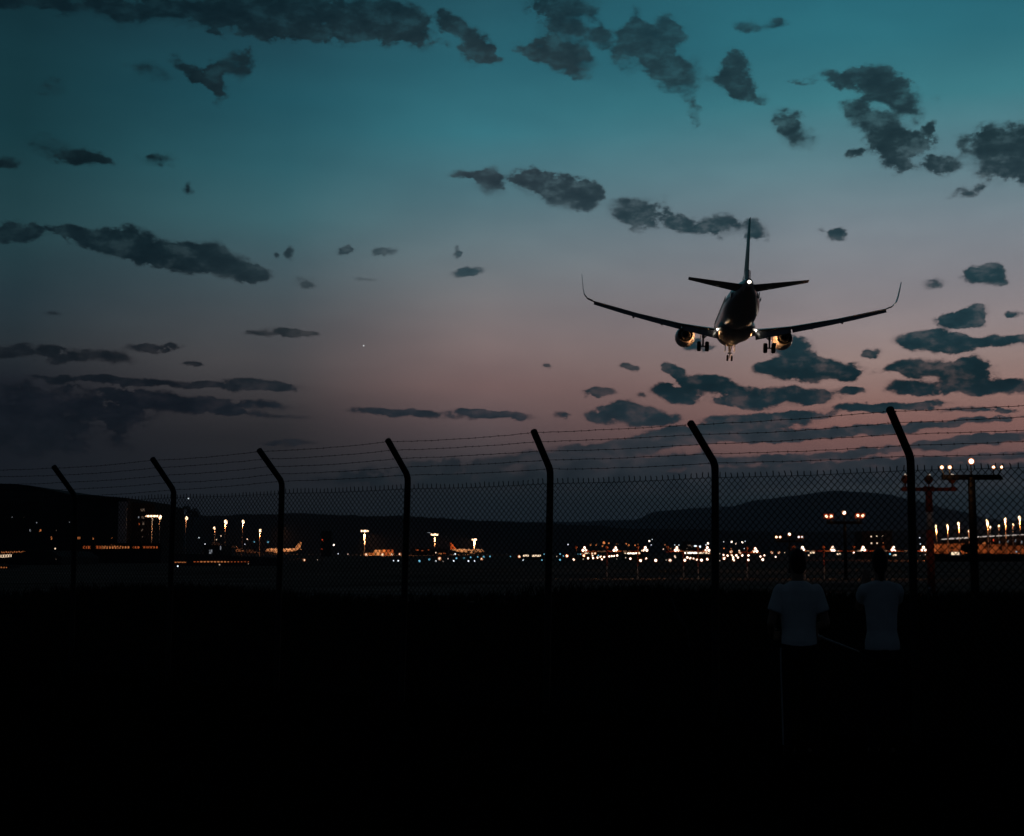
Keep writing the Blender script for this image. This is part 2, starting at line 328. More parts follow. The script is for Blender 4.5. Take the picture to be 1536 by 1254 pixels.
# ------------------------------------------------------------------ ground, road, hills
def gz(Y): return 0.0 if Y < 450 else min(4.2, (Y - 450) * .004)
bm = bmesh.new()
xs = [-9500, -3000, -800, -200, 200, 800, 3000, 9500]; ys = [-600, 0, 40, 80, 160, 300, 450, 800, 1200, 1500, 4000, 9500]
g = [[bm.verts.new((x, y, gz(y))) for x in xs] for y in ys]
for j in range(len(ys) - 1):
    for i in range(len(xs) - 1): bm.faces.new((g[j][i], g[j][i + 1], g[j + 1][i + 1], g[j + 1][i]))
struct(link('ground', bm, m_grass))
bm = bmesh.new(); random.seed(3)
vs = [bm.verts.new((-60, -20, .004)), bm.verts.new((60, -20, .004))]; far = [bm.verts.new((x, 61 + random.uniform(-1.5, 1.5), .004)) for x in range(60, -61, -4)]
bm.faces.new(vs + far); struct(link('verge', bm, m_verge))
bm = bmesh.new(); bm.faces.new([bm.verts.new(p) for p in ((-90, 69.5, .006), (90, 73, .006), (90, 77.5, .006), (-90, 74, .006))]); struct(link('road', bm, m_road))

random.seed(11); bm = bmesh.new()
def weed(x, y, h, n, sp):
    for _ in range(n):
        a = random.uniform(0, 6.28); r = random.uniform(0, sp); bx, by = x + r * math.cos(a), y + r * math.sin(a); hh = h * random.uniform(.55, 1.15); w = random.uniform(.006, .016) * (1 + y * .012); lx, ly = random.gauss(0, .22) * hh, random.gauss(0, .22) * hh
        t = random.uniform(0, 3.14); ux, uy = math.cos(t) * w, math.sin(t) * w
        v = [bm.verts.new(p) for p in ((bx - ux, by - uy, 0), (bx + ux, by + uy, 0), (bx + lx * .4 + ux * .7, by + ly * .4 + uy * .7, hh * .6), (bx + lx, by + ly, hh))]
        bm.faces.new(v)
for _ in range(7500):
    y = random.choice((random.uniform(16, 60), random.uniform(48, 64), random.uniform(56, 66))); x = random.uniform(-1, 1) * (.36 * y + 3)
    k = .5 + .5 * math.sin(x * .31 + 1.3 * math.sin(y * .2)) * math.sin(x * .07 + 2)
    if random.random() > .25 + .75 * k: continue
    weed(x, y, random.uniform(.15, .4) + .45 * k * k, random.randint(5, 9), random.uniform(.1, .35))
o = link('tall_grass', bm, mat('dark_weeds', (.025, .027, .018), 1, 0, .5, 1.5, 0, spec=0)); o['kind'] = 'stuff'; o['label'] = 'tall dark uncut grass and weeds beyond the fence'; o['category'] = 'grass'

def lerp(tab, x):
    if x <= tab[0][0]: return tab[0][1]
    for (a, b), (c, d) in zip(tab, tab[1:]):
        if x <= c:
            t = (x - a) / (c - a); t = t * t * (3 - 2 * t); return b + (d - b) * t
    return tab[-1][1]
def wob(x, a):
    return sum(math.sin(x * k + p) * q for k, p, q in ((.031, 1, .5), (.083, 2, .35), (.19, .3, .3), (.43, 4, .25), (.97, 2, .22), (1.7, 1, .18))) * a
FAR = [(-600, 792), (300, 786), (700, 782), (830, 784), (950, 780), (985, 768), (1040, 764), (1085, 762), (1130, 752), (1180, 746), (1232, 740), (1275, 742), (1312, 750), (1350, 762), (1400, 776), (1450, 781), (1700, 784), (2300, 790)]
NEAR = [(-600, 770), (100, 772), (280, 774), (400, 773), (480, 772), (520, 774), (600, 776), (700, 780), (780, 784), (860, 788), (1000, 795), (1200, 800), (1400, 796), (1700, 792), (2300, 790)]
def hill(name, tab, Y0, wid, amp, m, x0=-600, x1=2300, step=6):
    bm = bmesh.new(); rows = []
    px = [x0 + step * i for i in range((x1 - x0) // step + 1)]
    for k in range(-8, 9):
        t = k / 8; row = []
        for p in px:
            h = max(0, (HOR - lerp(tab, p) + wob(p, amp)) / F * Y0)
            yy = Y0 + t * wid + math.sin(p * .01 + k) * wid * .04
            row.append(bm.verts.new(((p - PCX) / F * Y0, yy, CAMZ + h * (1 - t * t) ** 1.5 - (6 if abs(k) == 8 else 0))))
        rows.append(row)
    for a, b in zip(rows, rows[1:]):
        for i in range(len(px) - 1): bm.faces.new((a[i], a[i + 1], b[i + 1], b[i]))
    return struct(link(name, bm, m, None, True))
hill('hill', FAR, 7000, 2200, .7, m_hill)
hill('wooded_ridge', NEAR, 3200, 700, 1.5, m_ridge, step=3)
def hill_y(px, py):                                     # depth at which the sight line meets the wooded ridge, else the far hill
    for tab, Y0, wid in ((NEAR, 3200, 700), (FAR, 7000, 2200)):
        top = HOR - lerp(tab, px)
        q = HOR - py
        if q < top - 1:
            t = math.sqrt(1 - (max(q, .1) / top) ** (1 / 1.5))
            return Y0 - t * wid - 12
    return 9000

bm = bmesh.new(); box(bm, (-HAZE_R, -HAZE_R * .25, -7.2), (HAZE_R, HAZE_R, HAZE_TOP + CAMZ))
mh = bpy.data.materials.new('dusk_haze'); mh.use_nodes = True; t_ = mh.node_tree; t_.nodes.clear()
pv = t_.nodes.new('ShaderNodeVolumePrincipled'); pv.inputs['Color'].default_value = (.86, .92, 1, 1); pv.inputs['Density'].default_value = HAZE_D
t_.links.new(pv.outputs[0], t_.nodes.new('ShaderNodeOutputMaterial').inputs['Volume'])
o = link('haze', bm, mh); o['kind'] = 'stuff'; o['label'] = 'thin dusk haze over the whole airfield'; o['category'] = 'haze'

# ------------------------------------------------------------------ perimeter fence
A = Vector((at(112, HOR, 23.28).x, 23.28, 0)); B = Vector((at(1367, HOR, 15.0).x, 15.0, 0))
step = (B - A) / 6; dirn = step.normalized(); perp = Vector((dirn.y, -dirn.x, 0))
if perp.y > 0: perp = -perp
fence = tag(empty('chain_link_fence', A), 'tall chain link perimeter fence with cranked posts and five strands of barbed wire', 'fence')
OBS = {0: ((112, 745), (80, 699)), 1: ((264, 736), (228, 687)), 2: ((426, 723), (388, 674)), 3: ((617, 714), (581, 659)), 4: ((830, 705), (800, 645)), 5: ((1075, 696), (1035, 633)), 6: ((1367, 686), (1334, 612))}
posts = []
for i in range(-1, 8):
    base = A + step * i
    Yb = base.y
    zb, c, s, lean = 2.62, .42, .42, 0
    if i in OBS:
        (bx, by), (tx, ty) = OBS[i]
        pb = at(bx, by, Yb); zb = pb.z; lean = (pb - base).dot(dirn)
        k = direction(tx, ty); k = k.x / k.y                                          # how far the crank leans out
        q = base + dirn * lean
        c = (q.x - k * q.y) / (k * perp.y - perp.x)
        c = max(.3, min(.52, c)); Yt = q.y + perp.y * c
        s = at(tx, ty, Yt).z - zb
    top = base + dirn * lean + perp * c + Vector((0, 0, zb + s)); bend = base + dirn * lean + Vector((0, 0, zb))
    posts.append((base, bend, top))
R_P = .038
for base, bend, top in posts:
    bm = bmesh.new(); o = A
    d1 = (top - bend).normalized()
    pts = [base - o + Vector((0, 0, -.1)), base - o + Vector((0, 0, .02)), bend - o - Vector((0, 0, .09)), bend - o - Vector((0, 0, .03)) + d1 * .004, bend - o + d1 * .04, bend - o + d1 * .10, top - o - d1 * .012, top - o]
    tube(bm, pts, [R_P, R_P, R_P, R_P * 1.02, R_P * 1.02, R_P, R_P, R_P * .72], 12)
    for z in (.3, 1.2, 2.1): disc(bm, bend - o + (base - bend) * (1 - z / bend.z), (0, 0, 1), R_P + .004, .02, 0, 12)     # wire ties
    link('post', bm, m_galv, fence, True)
ZM = 2.51                                                  # top of the woven wire
DW, DH = .070, .071                                       # width and height of one diamond
for k in range(8):
    a, b = posts[k][0], posts[k + 1][0]; bm = bmesh.new(); random.seed(100 + k); n = round((b - a).length / DW); dw = (b - a).length / n
    za = ZM + random.uniform(-.01, .01); zs = random.uniform(.006, .02); Hh = za - .05; ph = random.uniform(0, 6)
    length = (b - a).length
    def P(u, dpt, off):
        """a point of the woven wire: u along the panel, dpt below its top edge, with the sag and bulge of slack wire"""
        m = math.sin(math.pi * min(1, max(0, u / length)))
        bul = .014 * math.sin(u * 2.3 + dpt * 2.7 + ph) * m
        du = .004 * math.sin(dpt * 9 + u * 5 + ph) * m
        return a - A + dirn * (u + du) + perp * (bul + off - .04) + Vector((0, 0, za - dpt - zs * m - .004 * math.sin(u * 7 + ph * 2 + dpt * 4)))
    slope = dw / DH                                          # along per unit of drop
    for sg in (1, -1):
        lo = -int(Hh * slope / dw) - 2
        for i in range(lo, n - lo + 1):
            u0 = i * dw                                      # where this wire meets the top edge
            d0, d1 = 0.0, Hh
            for lim in (0.0, length):
                pass
            ds = [d for d in (0.0, Hh) if 0 <= u0 + sg * slope * d <= length]
            for lim in (0.0, length):
                d = (lim - u0) / (sg * slope)
                if 0 < d < Hh: ds.append(d)
            if len(ds) < 2 or max(ds) - min(ds) < .02: continue
            d0, d1 = min(ds), max(ds); m = max(2, int((d1 - d0) / .09)); jt = random.uniform(-.002, .002)
            tube(bm, [P(u0 + jt + sg * slope * (d0 + (d1 - d0) * j / m), d0 + (d1 - d0) * j / m, .003 * sg) for j in range(m + 1)], .0043, 3, 0, False)
    for i in range(n + 1):                                   # knuckled pairs of wire ends standing above the top row
        p = P(i * dw, 0, 0); p1 = p + Vector((0, 0, .022)) + dirn * random.uniform(-.003, .003); p2 = p + Vector((0, 0, .044 + random.uniform(-.006, .006))) + dirn * random.uniform(-.012, .006)
        tube(bm, [p - Vector((0, 0, .006)), p1, p2], [.0050, .0052, .0046], 4)
    link('mesh_panel', bm, m_wire, fence)
def strand(frac, r, barbs, seed):
    random.seed(seed); bm = bmesh.new()
    anchors = [bd + (tp - bd) * frac - A - perp * 0 + Vector((0, 0, .0)) + perp * .0 + (perp * .03) for _, bd, tp in posts]
    for p, q in zip(anchors, anchors[1:]):
        n = 22; sg = random.uniform(.006, .02); pts = []
        for i in range(n + 1):
            t = i / n
            pts.append(p.lerp(q, t) + Vector((0, 0, -sg * 4 * t * (1 - t) + (random.uniform(-.003, .003) if 0 < i < n else 0))))
        tube(bm, pts, r, 4)
        if barbs:
            L_ = (q - p).length; m = int(L_ / .105)
            for i in range(m):
                t = (i + .5) / m + random.uniform(-.006, .006); c = pts[min(n - 1, int(t * n))].lerp(pts[min(n, int(t * n) + 1)], t * n - int(t * n))
                for ang in (random.uniform(.2, 1.2), random.uniform(1.9, 2.9)):
                    w = (dirn * math.cos(ang) * .5 + Vector((0, 0, 1)) * math.sin(ang) + perp * random.uniform(-.6, .6)).normalized() * .013
                    tube(bm, [c - w, c + w], .0016, 3)
                tube(bm, [c - dirn * .007, c + dirn * .006], .0036, 4)
    return bm
for k, fr in enumerate((.93, .70, .47, .24, .02)): link('barbed_wire', strand(fr, .0026, True, 50 + k), m_wire, fence)
for z in (ZM - .006, 1.25):
    bm = bmesh.new()
    for (p, _, _), (q, _, _) in zip(posts, posts[1:]): tube(bm, [p - A + Vector((0, 0, z)) - perp * .04, (p + q) / 2 - A + Vector((0, 0, z - .012)) - perp * .04, q - A + Vector((0, 0, z)) - perp * .04], .0026, 4)
    link('tension_wire', bm, m_wire, fence)

# ------------------------------------------------------------------ the landing airliner
def section(xle, chord, y, z, thick, inc=0.0, n=9, cy=0.0):
    up, lo = [], []
    for i in range(n + 1):
        t = i / n; t = t * t * (3 - 2 * t) * .5 + t * .5
        h = thick * 5 * chord * (.2969 * math.sqrt(t) - .126 * t - .3516 * t * t + .2843 * t ** 3 - .1036 * t ** 4)
        up.append((t, h)); lo.append((t, -h * .8))
    pr = up + lo[-2:0:-1]
    return [Vector((xle - t * chord * math.cos(inc), y, z + h - t * chord * math.sin(inc))) for t, h in pr]
def engine_ring(x, r, y, z, n=28): return [Vector((x, y + r * math.cos(2 * math.pi * k / n), z + r * math.sin(2 * math.pi * k / n))) for k in range(n)]
def airliner(name, gear=True):
    root = empty(name)
    # fuselage: x back from the nose, half width, centre height, half height
    FS = [(-.02, .03, -.62, .03), (-.25, .48, -.60, .44), (-.8, .92, -.52, .85), (-1.8, 1.36, -.36, 1.36), (-3.2, 1.72, -.15, 1.78), (-4.8, 1.92, -.03, 2.02), (-6.5, 1.975, 0, 2.07), (-12, 1.975, 0, 2.07), (-18, 1.975, 0, 2.07), (-23.5, 1.975, 0, 2.07), (-26, 1.94, .07, 1.99), (-28.5, 1.77, .24, 1.80), (-31, 1.44, .50, 1.49), (-33.2, 1.06, .74, 1.14), (-35.2, .68, .94, .78), (-36.8, .40, 1.06, .47), (-37.3, .27, 1.10, .33)]
    def fr(row, n=36): return [Vector((row[0], row[1] * math.cos(2 * math.pi * k / n), row[2] + row[3] * math.sin(2 * math.pi * k / n))) for k in range(n)]
    bm = bmesh.new(); ring_loft(bm, [fr(r) for r in FS]); link_f = link('fuselage', bm, [m_white, m_belly], root, True)
    for p in link_f.data.polygons:
        if p.center.z < -.55 + max(0, (-p.center.x - 24) * .09): p.material_index = 1
    first = None
    for k in range(34):
        x = -6.2 - k * .66
        if 13.6 < -x < 14.1: continue
        for sgn in (1, -1):
            if first is None:
                bm = bmesh.new(); box(bm, (-.12, -.03, -.17), (.12, .03, .17), bev=.01); first = w = link('cabin_window', bm, m_glassd, root)
            else: w = first.copy(); C.objects.link(w); w.parent = root
            w.location = (x, sgn * 1.93, .63)
    for sgn in (1, -1):
        for x in (-4.6, -31.0):
            bm = bmesh.new(); y = 1.93 if x > -10 else 1.52; box(bm, (x - .4, sgn * y - .03, .0 if x > -10 else .25), (x + .4, sgn * y + .03, .75 if x > -10 else .9), bev=.02); link('cabin_door', bm, m_white, link_f)
    bm = bmesh.new(); BF = [(-9.2, .5, -1.75, .25), (-10.4, 1.55, -1.5, .85), (-12, 2.05, -1.35, 1.13), (-15, 2.15, -1.32, 1.2), (-18.5, 2.1, -1.32, 1.18), (-20.5, 1.6, -1.45, .85), (-22, .5, -1.8, .22)]
    ring_loft(bm, [fr(r) for r in BF]); link('belly_fairing', bm, m_belly, root, True)
    for sgn in (1, -1):
        bm = bmesh.new()
        WS = [(-11.2, 7.0, 1.5, -1.40, .14), (-12.6, 5.2, 4.0, -1.12, .125), (-13.9, 3.75, 6.4, -.83, .115), (-16.7, 2.7, 11.4, -.06, .105), (-19.6, 1.62, 16.6, .98, .10)]
        ring_loft(bm, [section(x, c, sgn * y, z, t, .05) for x, c, y, z, t in WS]); wing = link('wing', bm, m_belly, root, True)
        # flaps run out and droop behind the trailing edge
        for ya, yb, nm in ((2.1, 6.2, 'flap'), (6.35, 16.45, 'flap')):
            bm = bmesh.new(); secs = []
            for t in (0, .33, .66, 1):
                y = ya + (yb - ya) * t
                j = [k for k in range(len(WS) - 1) if WS[k][2] <= y <= WS[k + 1][2]][0]; q = (y - WS[j][2]) / (WS[j + 1][2] - WS[j][2])
                xl, ch, _, z, _ = [WS[j][m] + (WS[j + 1][m] - WS[j][m]) * q for m in range(5)]
                fc = .27 * ch + .25
                secs.append(section(xl - ch * .93, fc, sgn * y, z - ch * .05 - .10, .13, .60, 7))
            ring_loft(bm, secs); link(nm, bm, m_belly, wing, True)
        for y, x, z, l in ((4.9, -16.6, -1.45, 2.4), (8.6, -17.0, -.95, 2.2), (11.9, -18.3, -.35, 1.8)):
            bm = bmesh.new(); tube(bm, [(x + l * .55, sgn * y, z + .16), (x + l * .3, sgn * y, z), (x - l * .2, sgn * y, z - .18), (x - l * .5, sgn * y, z - .40)], [.05, .17, .15, .03], 10); link('flap_track_fairing', bm, m_belly, wing, True)
        bm = bmesh.new()                                     # tall blended wing tip
        TS = [(-19.6, 1.62, 16.6, .98, .10), (-19.95, 1.50, 17.2, 1.20, .10), (-20.35, 1.38, 17.58, 1.62, .10), (-20.8, 1.22, 17.72, 2.2, .10), (-21.4, .98, 17.82, 3.0, .10), (-22.0, .60, 17.9, 3.75, .09)]
        rings = []
        for k, (x, c, y, z, t) in enumerate(TS):
            cant = (0, .45, .95, 1.30, 1.42, 1.45)[k]; rr = []
            for p in section(x, c, 0, 0, t): rr.append(Vector((p.x, sgn * (y - p.z * math.sin(cant)), z + p.z * math.cos(cant))))
            rings.append(rr)
        ring_loft(bm, rings); link('sharklet', bm, m_white, wing, True)
        # engine
        ey, ez = sgn * 5.75, -1.95
        eng = empty('engine', (0, 0, 0)); eng.parent = root
        bm = bmesh.new()
        prof = [(-12.2, .90), (-11.2, .88), (-10.45, .93), (-10.3, 1.0), (-10.45, 1.07), (-11.2, 1.16), (-12.2, 1.19), (-13.2, 1.14), (-14.1, 1.0), (-14.7, .88), (-14.7, .82), (-14.0, .80), (-13.0, .80)]
        ring_loft(bm, [engine_ring(x, r, ey, ez) for x, r in prof], (False, False)); link('nacelle', bm, m_white, eng, True)
        bm = bmesh.new(); ring_loft(bm, [engine_ring(x, r, ey, ez) for x, r in [(-12.4, .60), (-13.6, .66), (-14.6, .58), (-15.6, .44), (-15.6, .38), (-14.9, .37)]], (False, True)); link('core_nozzle', bm, m_alu, eng, True)
        bm = bmesh.new(); ring_loft(bm, [engine_ring(x, r, ey, ez) for x, r in [(-15.0, .30), (-15.7, .22), (-16.2, .04)]]); link('exhaust_plug', bm, m_black, eng, True)
        bm = bmesh.new(); ring_loft(bm, [engine_ring(x, r, ey, ez) for x, r in [(-12.3, .895), (-12.5, .895)]]); link('fan', bm, m_black, eng)
        bm = bmesh.new(); rings = []
        for x, z0, z1 in ((-10.9, ez + 1.05, ez + 1.16), (-12.3, ez + 1.05, ez + 1.42), (-14.2, ez + .75, -.98), (-15.6, ez + .42, -1.05), (-17.2, -1.35, -1.12)):
            rings.append([Vector((x, ey + a * .19, z)) for a, z in ((-1, z0), (1, z0), (.8, z1), (-.8, z1))])
        ring_loft(bm, rings); link('pylon', bm, m_belly, root)
        # tailplane
        bm = bmesh.new(); ring_loft(bm, [section(-31.9, 4.1, sgn * .5, .75, .11, -.06), section(-35.2, 1.45, sgn * 6.22, 1.45, .10, -.06)]); link('tailplane', bm, m_belly, root, True)
    bm = bmesh.new(); rings = []
    for z, xl, ch, t in ((1.7, -29.2, 6.6, .10), (2.3, -30.4, 5.6, .10), (4.5, -32.3, 4.25, .10), (7.9, -35.0, 2.2, .095)):
        rings.append([Vector((p.x, p.z * .9, z)) for p in section(xl, ch, 0, 0, t)])
    ring_loft(bm, rings); link('tail_fin', bm, m_fin, root, True)
    bm = bmesh.new(); ring_loft(bm, [[Vector((x, y, z)) for x, y in ((-28.0, .03), (-29.5, .22), (-35, .30), (-36.0, .05), (-36, -.05), (-35, -.30), (-29.5, -.22), (-28.0, -.03))] for z in (1.35, 2.55)]); link('fin_root_fairing', bm, m_white, root)
    return root
air = airliner('airliner')
tag(air, 'twin engined airliner coming in to land, wheels down, against the dusk sky', 'airplane')
def wheel(bm, x, y, z, r, w):
    p = [(-.5, .62), (-.5, .86), (-.36, .97), (-.12, 1.0), (.12, 1.0), (.36, .97), (.5, .86), (.5, .62)]
    ring_loft(bm, [[Vector((x + r * q * math.cos(2 * math.pi * k / 24), y + w * t, z + r * q * math.sin(2 * math.pi * k / 24))) for k in range(24)] for t, q in p])
for sgn in (1, -1):
    gr = empty('main_landing_gear'); gr.parent = air
    bm = bmesh.new(); tube(bm, [(-17.5, sgn * 3.7, -1.42), (-17.7, sgn * 3.8, -2.6), (-17.7, sgn * 3.8, -2.62), (-17.72, sgn * 3.8, -3.66)], [.19, .17, .11, .11], 12); disc(bm, (-17.72, sgn * 3.8, -3.62), (0, 1, 0), .09, 1.05, 0, 10)
    tube(bm, [(-17.52, sgn * 3.8, -2.5), (-17.35, sgn * 3.8, -3.0), (-17.6, sgn * 3.8, -3.5)], .05, 6); link('strut', bm, m_alu, gr, True)
    bm = bmesh.new(); tube(bm, [(-17.6, sgn * 3.68, -2.62), (-17.1, sgn * 2.55, -1.45)], .075, 8); tube(bm, [(-17.6, sgn * 3.75, -1.9), (-17.3, sgn * 3.05, -2.0)], .04, 6); link('side_brace', bm, m_alu, gr)
    bm = bmesh.new(); box(bm, (-18.2, sgn * 4.12 - .025, -2.75), (-17.0, sgn * 4.12 + .025, -1.5)); link('gear_door', bm, m_belly, gr)
    for dy in (-.46, .46):
        bm = bmesh.new(); wheel(bm, -17.72, sgn * 3.8 + dy, -3.62, .585, .44); wl = link('wheel', bm, m_tyre, gr, True)
        bm = bmesh.new(); disc(bm, (-17.72, sgn * 3.8 + dy, -3.62), (0, 1, 0), .36, .30, 0, 16); link('hub', bm, m_alu, wl)
gr = empty('nose_landing_gear'); gr.parent = air
bm = bmesh.new(); tube(bm, [(-4.7, 0, -1.85), (-5.0, 0, -2.75), (-5.0, 0, -2.76), (-5.07, 0, -3.58)], [.12, .11, .07, .07], 10); disc(bm, (-5.07, 0, -3.57), (0, 1, 0), .05, .55, 0, 8); disc(bm, (-5.0, 0, -2.7), (0, 0, 1), .16, .10, 0, 10)
tube(bm, [(-4.92, 0, -2.75), (-4.7, 0, -3.15), (-5.0, 0, -3.5)], .03, 5); tube(bm, [(-5.0, -.16, -2.95), (-5.0, .16, -2.95)], .05, 6); link('strut', bm, m_alu, gr, True)
bm = bmesh.new(); tube(bm, [(-4.98, .1, -2.7), (-6.4, .25, -1.95)], .05, 6); tube(bm, [(-4.98, -.1, -2.7), (-6.4, -.25, -1.95)], .05, 6); link('drag_brace', bm, m_alu, gr)
for dy in (-.26, .26):
    bm = bmesh.new(); wheel(bm, -5.07, dy, -3.57, .385, .23); wl = link('wheel', bm, m_tyre, gr, True)
    bm = bmesh.new(); disc(bm, (-5.07, dy, -3.57), (0, 1, 0), .22, .16, 0, 12); link('hub', bm, m_alu, wl)
    bm = bmesh.new(); box(bm, (-6.1, dy * 2.2 - .02, -2.75), (-4.2, dy * 2.2 + .02, -1.9)); link('gear_door', bm, m_belly, gr)
# the aircraft's own lights: white tail light, landing lights at the wing roots and on the nose leg, plus an added belly fill
bm = bmesh.new(); ball(bm, (-37.36, 0, 1.06), .19, 0, 12, (.5, 1.0, .75)); link('tail_light', bm, e_hot, air, True)
for sgn in (1, -1):
    bm = bmesh.new(); ball(bm, (-18.0, sgn * 2.2, -1.62), .11, 0, 10); ll = link('landing_light', bm, e_hot, air, True)
    spot('landing_lamp', (-15.6, sgn * 2.7, -2.35), (2.4, sgn * 2.2, .45), 700, (1, .44, .17), .10, 80, ll)
    point('wing_lamp', (-12.0, sgn * 2.75, -2.2), 60, (1, .46, .19), .12, ll)
for y in (.14, -.14):
    bm = bmesh.new(); disc(bm, (-4.86, y, -2.95), (1, 0, 0), .10, .16, 0, 12); tl = link('taxi_light', bm, m_black, gr)
    bm = bmesh.new(); disc(bm, (-4.765, y, -2.95), (1, 0, 0), .085, .02, 0, 12); link('lens', bm, e_hot, tl)
point('belly_fill_lamp', (-4.4, 0, -3.0), 330, (1, .46, .19), .12, gr)  # added warm fill, stands in for field lights glinting on the belly
POS = Vector((27.32, 200.58, 29.68)); YAW, PIT, ROL = (math.radians(v) for v in (-4.32, 1.24, 2.24))
R0 = Matrix(((0, -1, 0), (1, 0, 0), (0, 0, 1)))
Rm = Matrix.Rotation(YAW, 3, 'Z') @ Matrix.Rotation(PIT, 3, 'X') @ Matrix.Rotation(ROL, 3, 'Y') @ R0
air.matrix_world = Matrix.Translation(POS) @ Rm.to_4x4()
# ------------------------------------------------------------------ airfield ground rises a little towards the apron
POSTX = [112, 264, 426, 617, 830, 1075, 1367]
def gap(px):
    k = sum(px > p for p in POSTX)
    if k == 0: return 'left of the first fence post'
    if k == 7: return 'right of the last fence post'
    return 'between the %s and %s fence posts' % (ORD[k - 1], ORD[k])
def ground_y(py):                                        # depth at which the sight line at row py meets the ground
    lo, hi = 20.0, 1500.0
    for _ in range(50):
        m = (lo + hi) / 2
        if at(768, py, m).z < gz(m): hi = m
        else: lo = m
    return lo
def stand(px, py, Y): p = at(px, py, Y); return p, gz(Y)

# masts of the approach lighting nearest the fence
def lamp_head(parent, loc, r, glow, hood=None, r_lens=None):
    bm = bmesh.new(); x, y, z = loc
    disc(bm, (x, y + r * .35, z), (0, 1, 0), r, r * .9, 0, 14, r * .7)
    if hood:
        box(bm, (x - r * 1.35, y + r * .2, z - r * 1.3), (x + r * 1.35, y + r * 1.3, z + r * 1.3), 0)
    hd = link('lamp_head', bm, hood or m_black, parent)
    bm = bmesh.new(); disc(bm, (x, y - r * .13, z), (0, 1, 0), r * (1.25 if hood == m_red else .98), r * .04, 0, 14); link('reflector', bm, e_hood if hood == m_red else e_rim, hd)  # self-glowing disc imitates the lamp's halo
    bm = bmesh.new(); ball(bm, (x, y - r * .15, z), r * .68, 0, 12, (1, .5, 1)); link('bulb', bm, glow, hd)
    return hd
def mast(label, pxc, ybar, x0, x1, Y, lamps, poww, hood, thick=7.5, polew=11.5, mat_=m_black):
    q, g0 = stand(pxc, ybar, Y); s = Y / F
    root = tag(empty('approach_light_mast', (q.x, Y, g0)), label, 'light mast', 'approach light masts beyond the fence')
    zb = q.z - g0
    bm = bmesh.new(); tube(bm, [(0, 0, 0), (0, 0, zb * .5), (0, 0, zb)], [polew * s * .56, polew * s * .52, polew * s * .46], 12); box(bm, (-polew * s * .9, -polew * s * .7, 0), (polew * s * .9, polew * s * .7, .12)); link('pole', bm, mat_, root, True)
    xa, xb = at(x0, ybar, Y).x - q.x, at(x1, ybar, Y).x - q.x; h = thick * s / 2
    bm = bmesh.new(); vs = [(xa, -h, zb - h), (xb + h * 1.2, -h, zb - h), (xb, -h, zb + h), (xa, -h, zb + h)]
    ring_loft(bm, [[Vector((a, y, c)) for a, _, c in vs] for y in (-h, h)]); link('crossbar', bm, mat_, root)
    for i, (lx, ly, r, glow) in enumerate(lamps):
        p = at(lx, ly, Y); r *= s
        hd = lamp_head(root, (p.x - q.x, -.02, p.z - g0), r, glow, hood if abs(lx - pxc) > 6 else None)
        bm = bmesh.new(); cx = max(xa + h, min(xb - h, p.x - q.x)); tube(bm, [(cx, 0, zb), ((cx + p.x - q.x) / 2, .03, (zb + p.z - g0) / 2), (p.x - q.x, r * .5, p.z - g0 - r * .6)], .9 * s, 6); link('bracket', bm, mat_, root)
        if poww and not (pxc > 1400 and lx > 1430): point('lamp_glow', (p.x - q.x, -r * 1.6, p.z - g0), poww, (1, .45, .18), r, hd)
    return root
mast('black T shaped light mast on the far right with five lit lamps above its crossbar', 1457, 716, 1413, 1500, 72, [(1412.5, 701, 3.1, e_warm), (1424.5, 701, 3.1, e_warm), (1456.5, 692, 5.2, e_white), (1490, 701, 3.1, e_warm), (1502.5, 701, 3.1, e_warm)], 24, None)
mast('low T shaped light mast before the dark hill with red hooded lamp pairs', 1267, 784, 1240, 1291, 120, [(1239.5, 774.5, 2.9, e_warm), (1246.5, 774.5, 2.9, e_warm), (1266, 769, 3.6, e_white), (1286.5, 773.5, 2.9, e_warm), (1294, 773.5, 2.9, e_warm)], 4, m_red, 4, 4.5)
mast('smallest T shaped light mast, its five lamps low against the dark hillside', 1184, 812, 1165, 1203, 170, [(1164.5, 805.5, 2.2, e_warm), (1170, 805.5, 2.2, e_warm), (1183.8, 801.5, 2.9, e_white), (1198, 805.5, 2.2, e_cool), (1203.5, 805.5, 2.2, e_cool)], 4, m_black, 3, 3)
# the red and white mast just behind, its lamps turned away
Y = 76.0; q, g0 = stand(1393, 734, Y); s = Y / F
root = tag(empty('approach_light_mast', (q.x, Y, g0)), 'red and white painted mast with three unlit bowl lamps, beside the last fence post', 'light mast', 'approach light masts beyond the fence')
zb = q.z - g0; z1 = at(1393, 768, Y).z - g0; z2 = at(1393, 795, Y).z - g0
bm = bmesh.new(); tube(bm, [(0, 0, z1), (0, 0, zb)], [5.4 * s, 5.0 * s], 12); tube(bm, [(0, 0, 0), (0, 0, z2)], [5.8 * s, 5.6 * s], 12); tube(bm, [(0, 0, z2), (0, 0, z1)], [5.6 * s, 5.4 * s], 12, 1); link('pole', bm, [m_red, m_white], root, True)
xa, xb = at(1352, 734, Y).x - q.x, at(1435, 734, Y).x - q.x
bm = bmesh.new(); box(bm, (xa, -.08, zb - .08), (xb, .08, zb + .08), 0, None, .01); box(bm, (-.25, -.11, zb - .10), (.25, .11, zb + .13), 0); link('crossbar', bm, m_red, root)
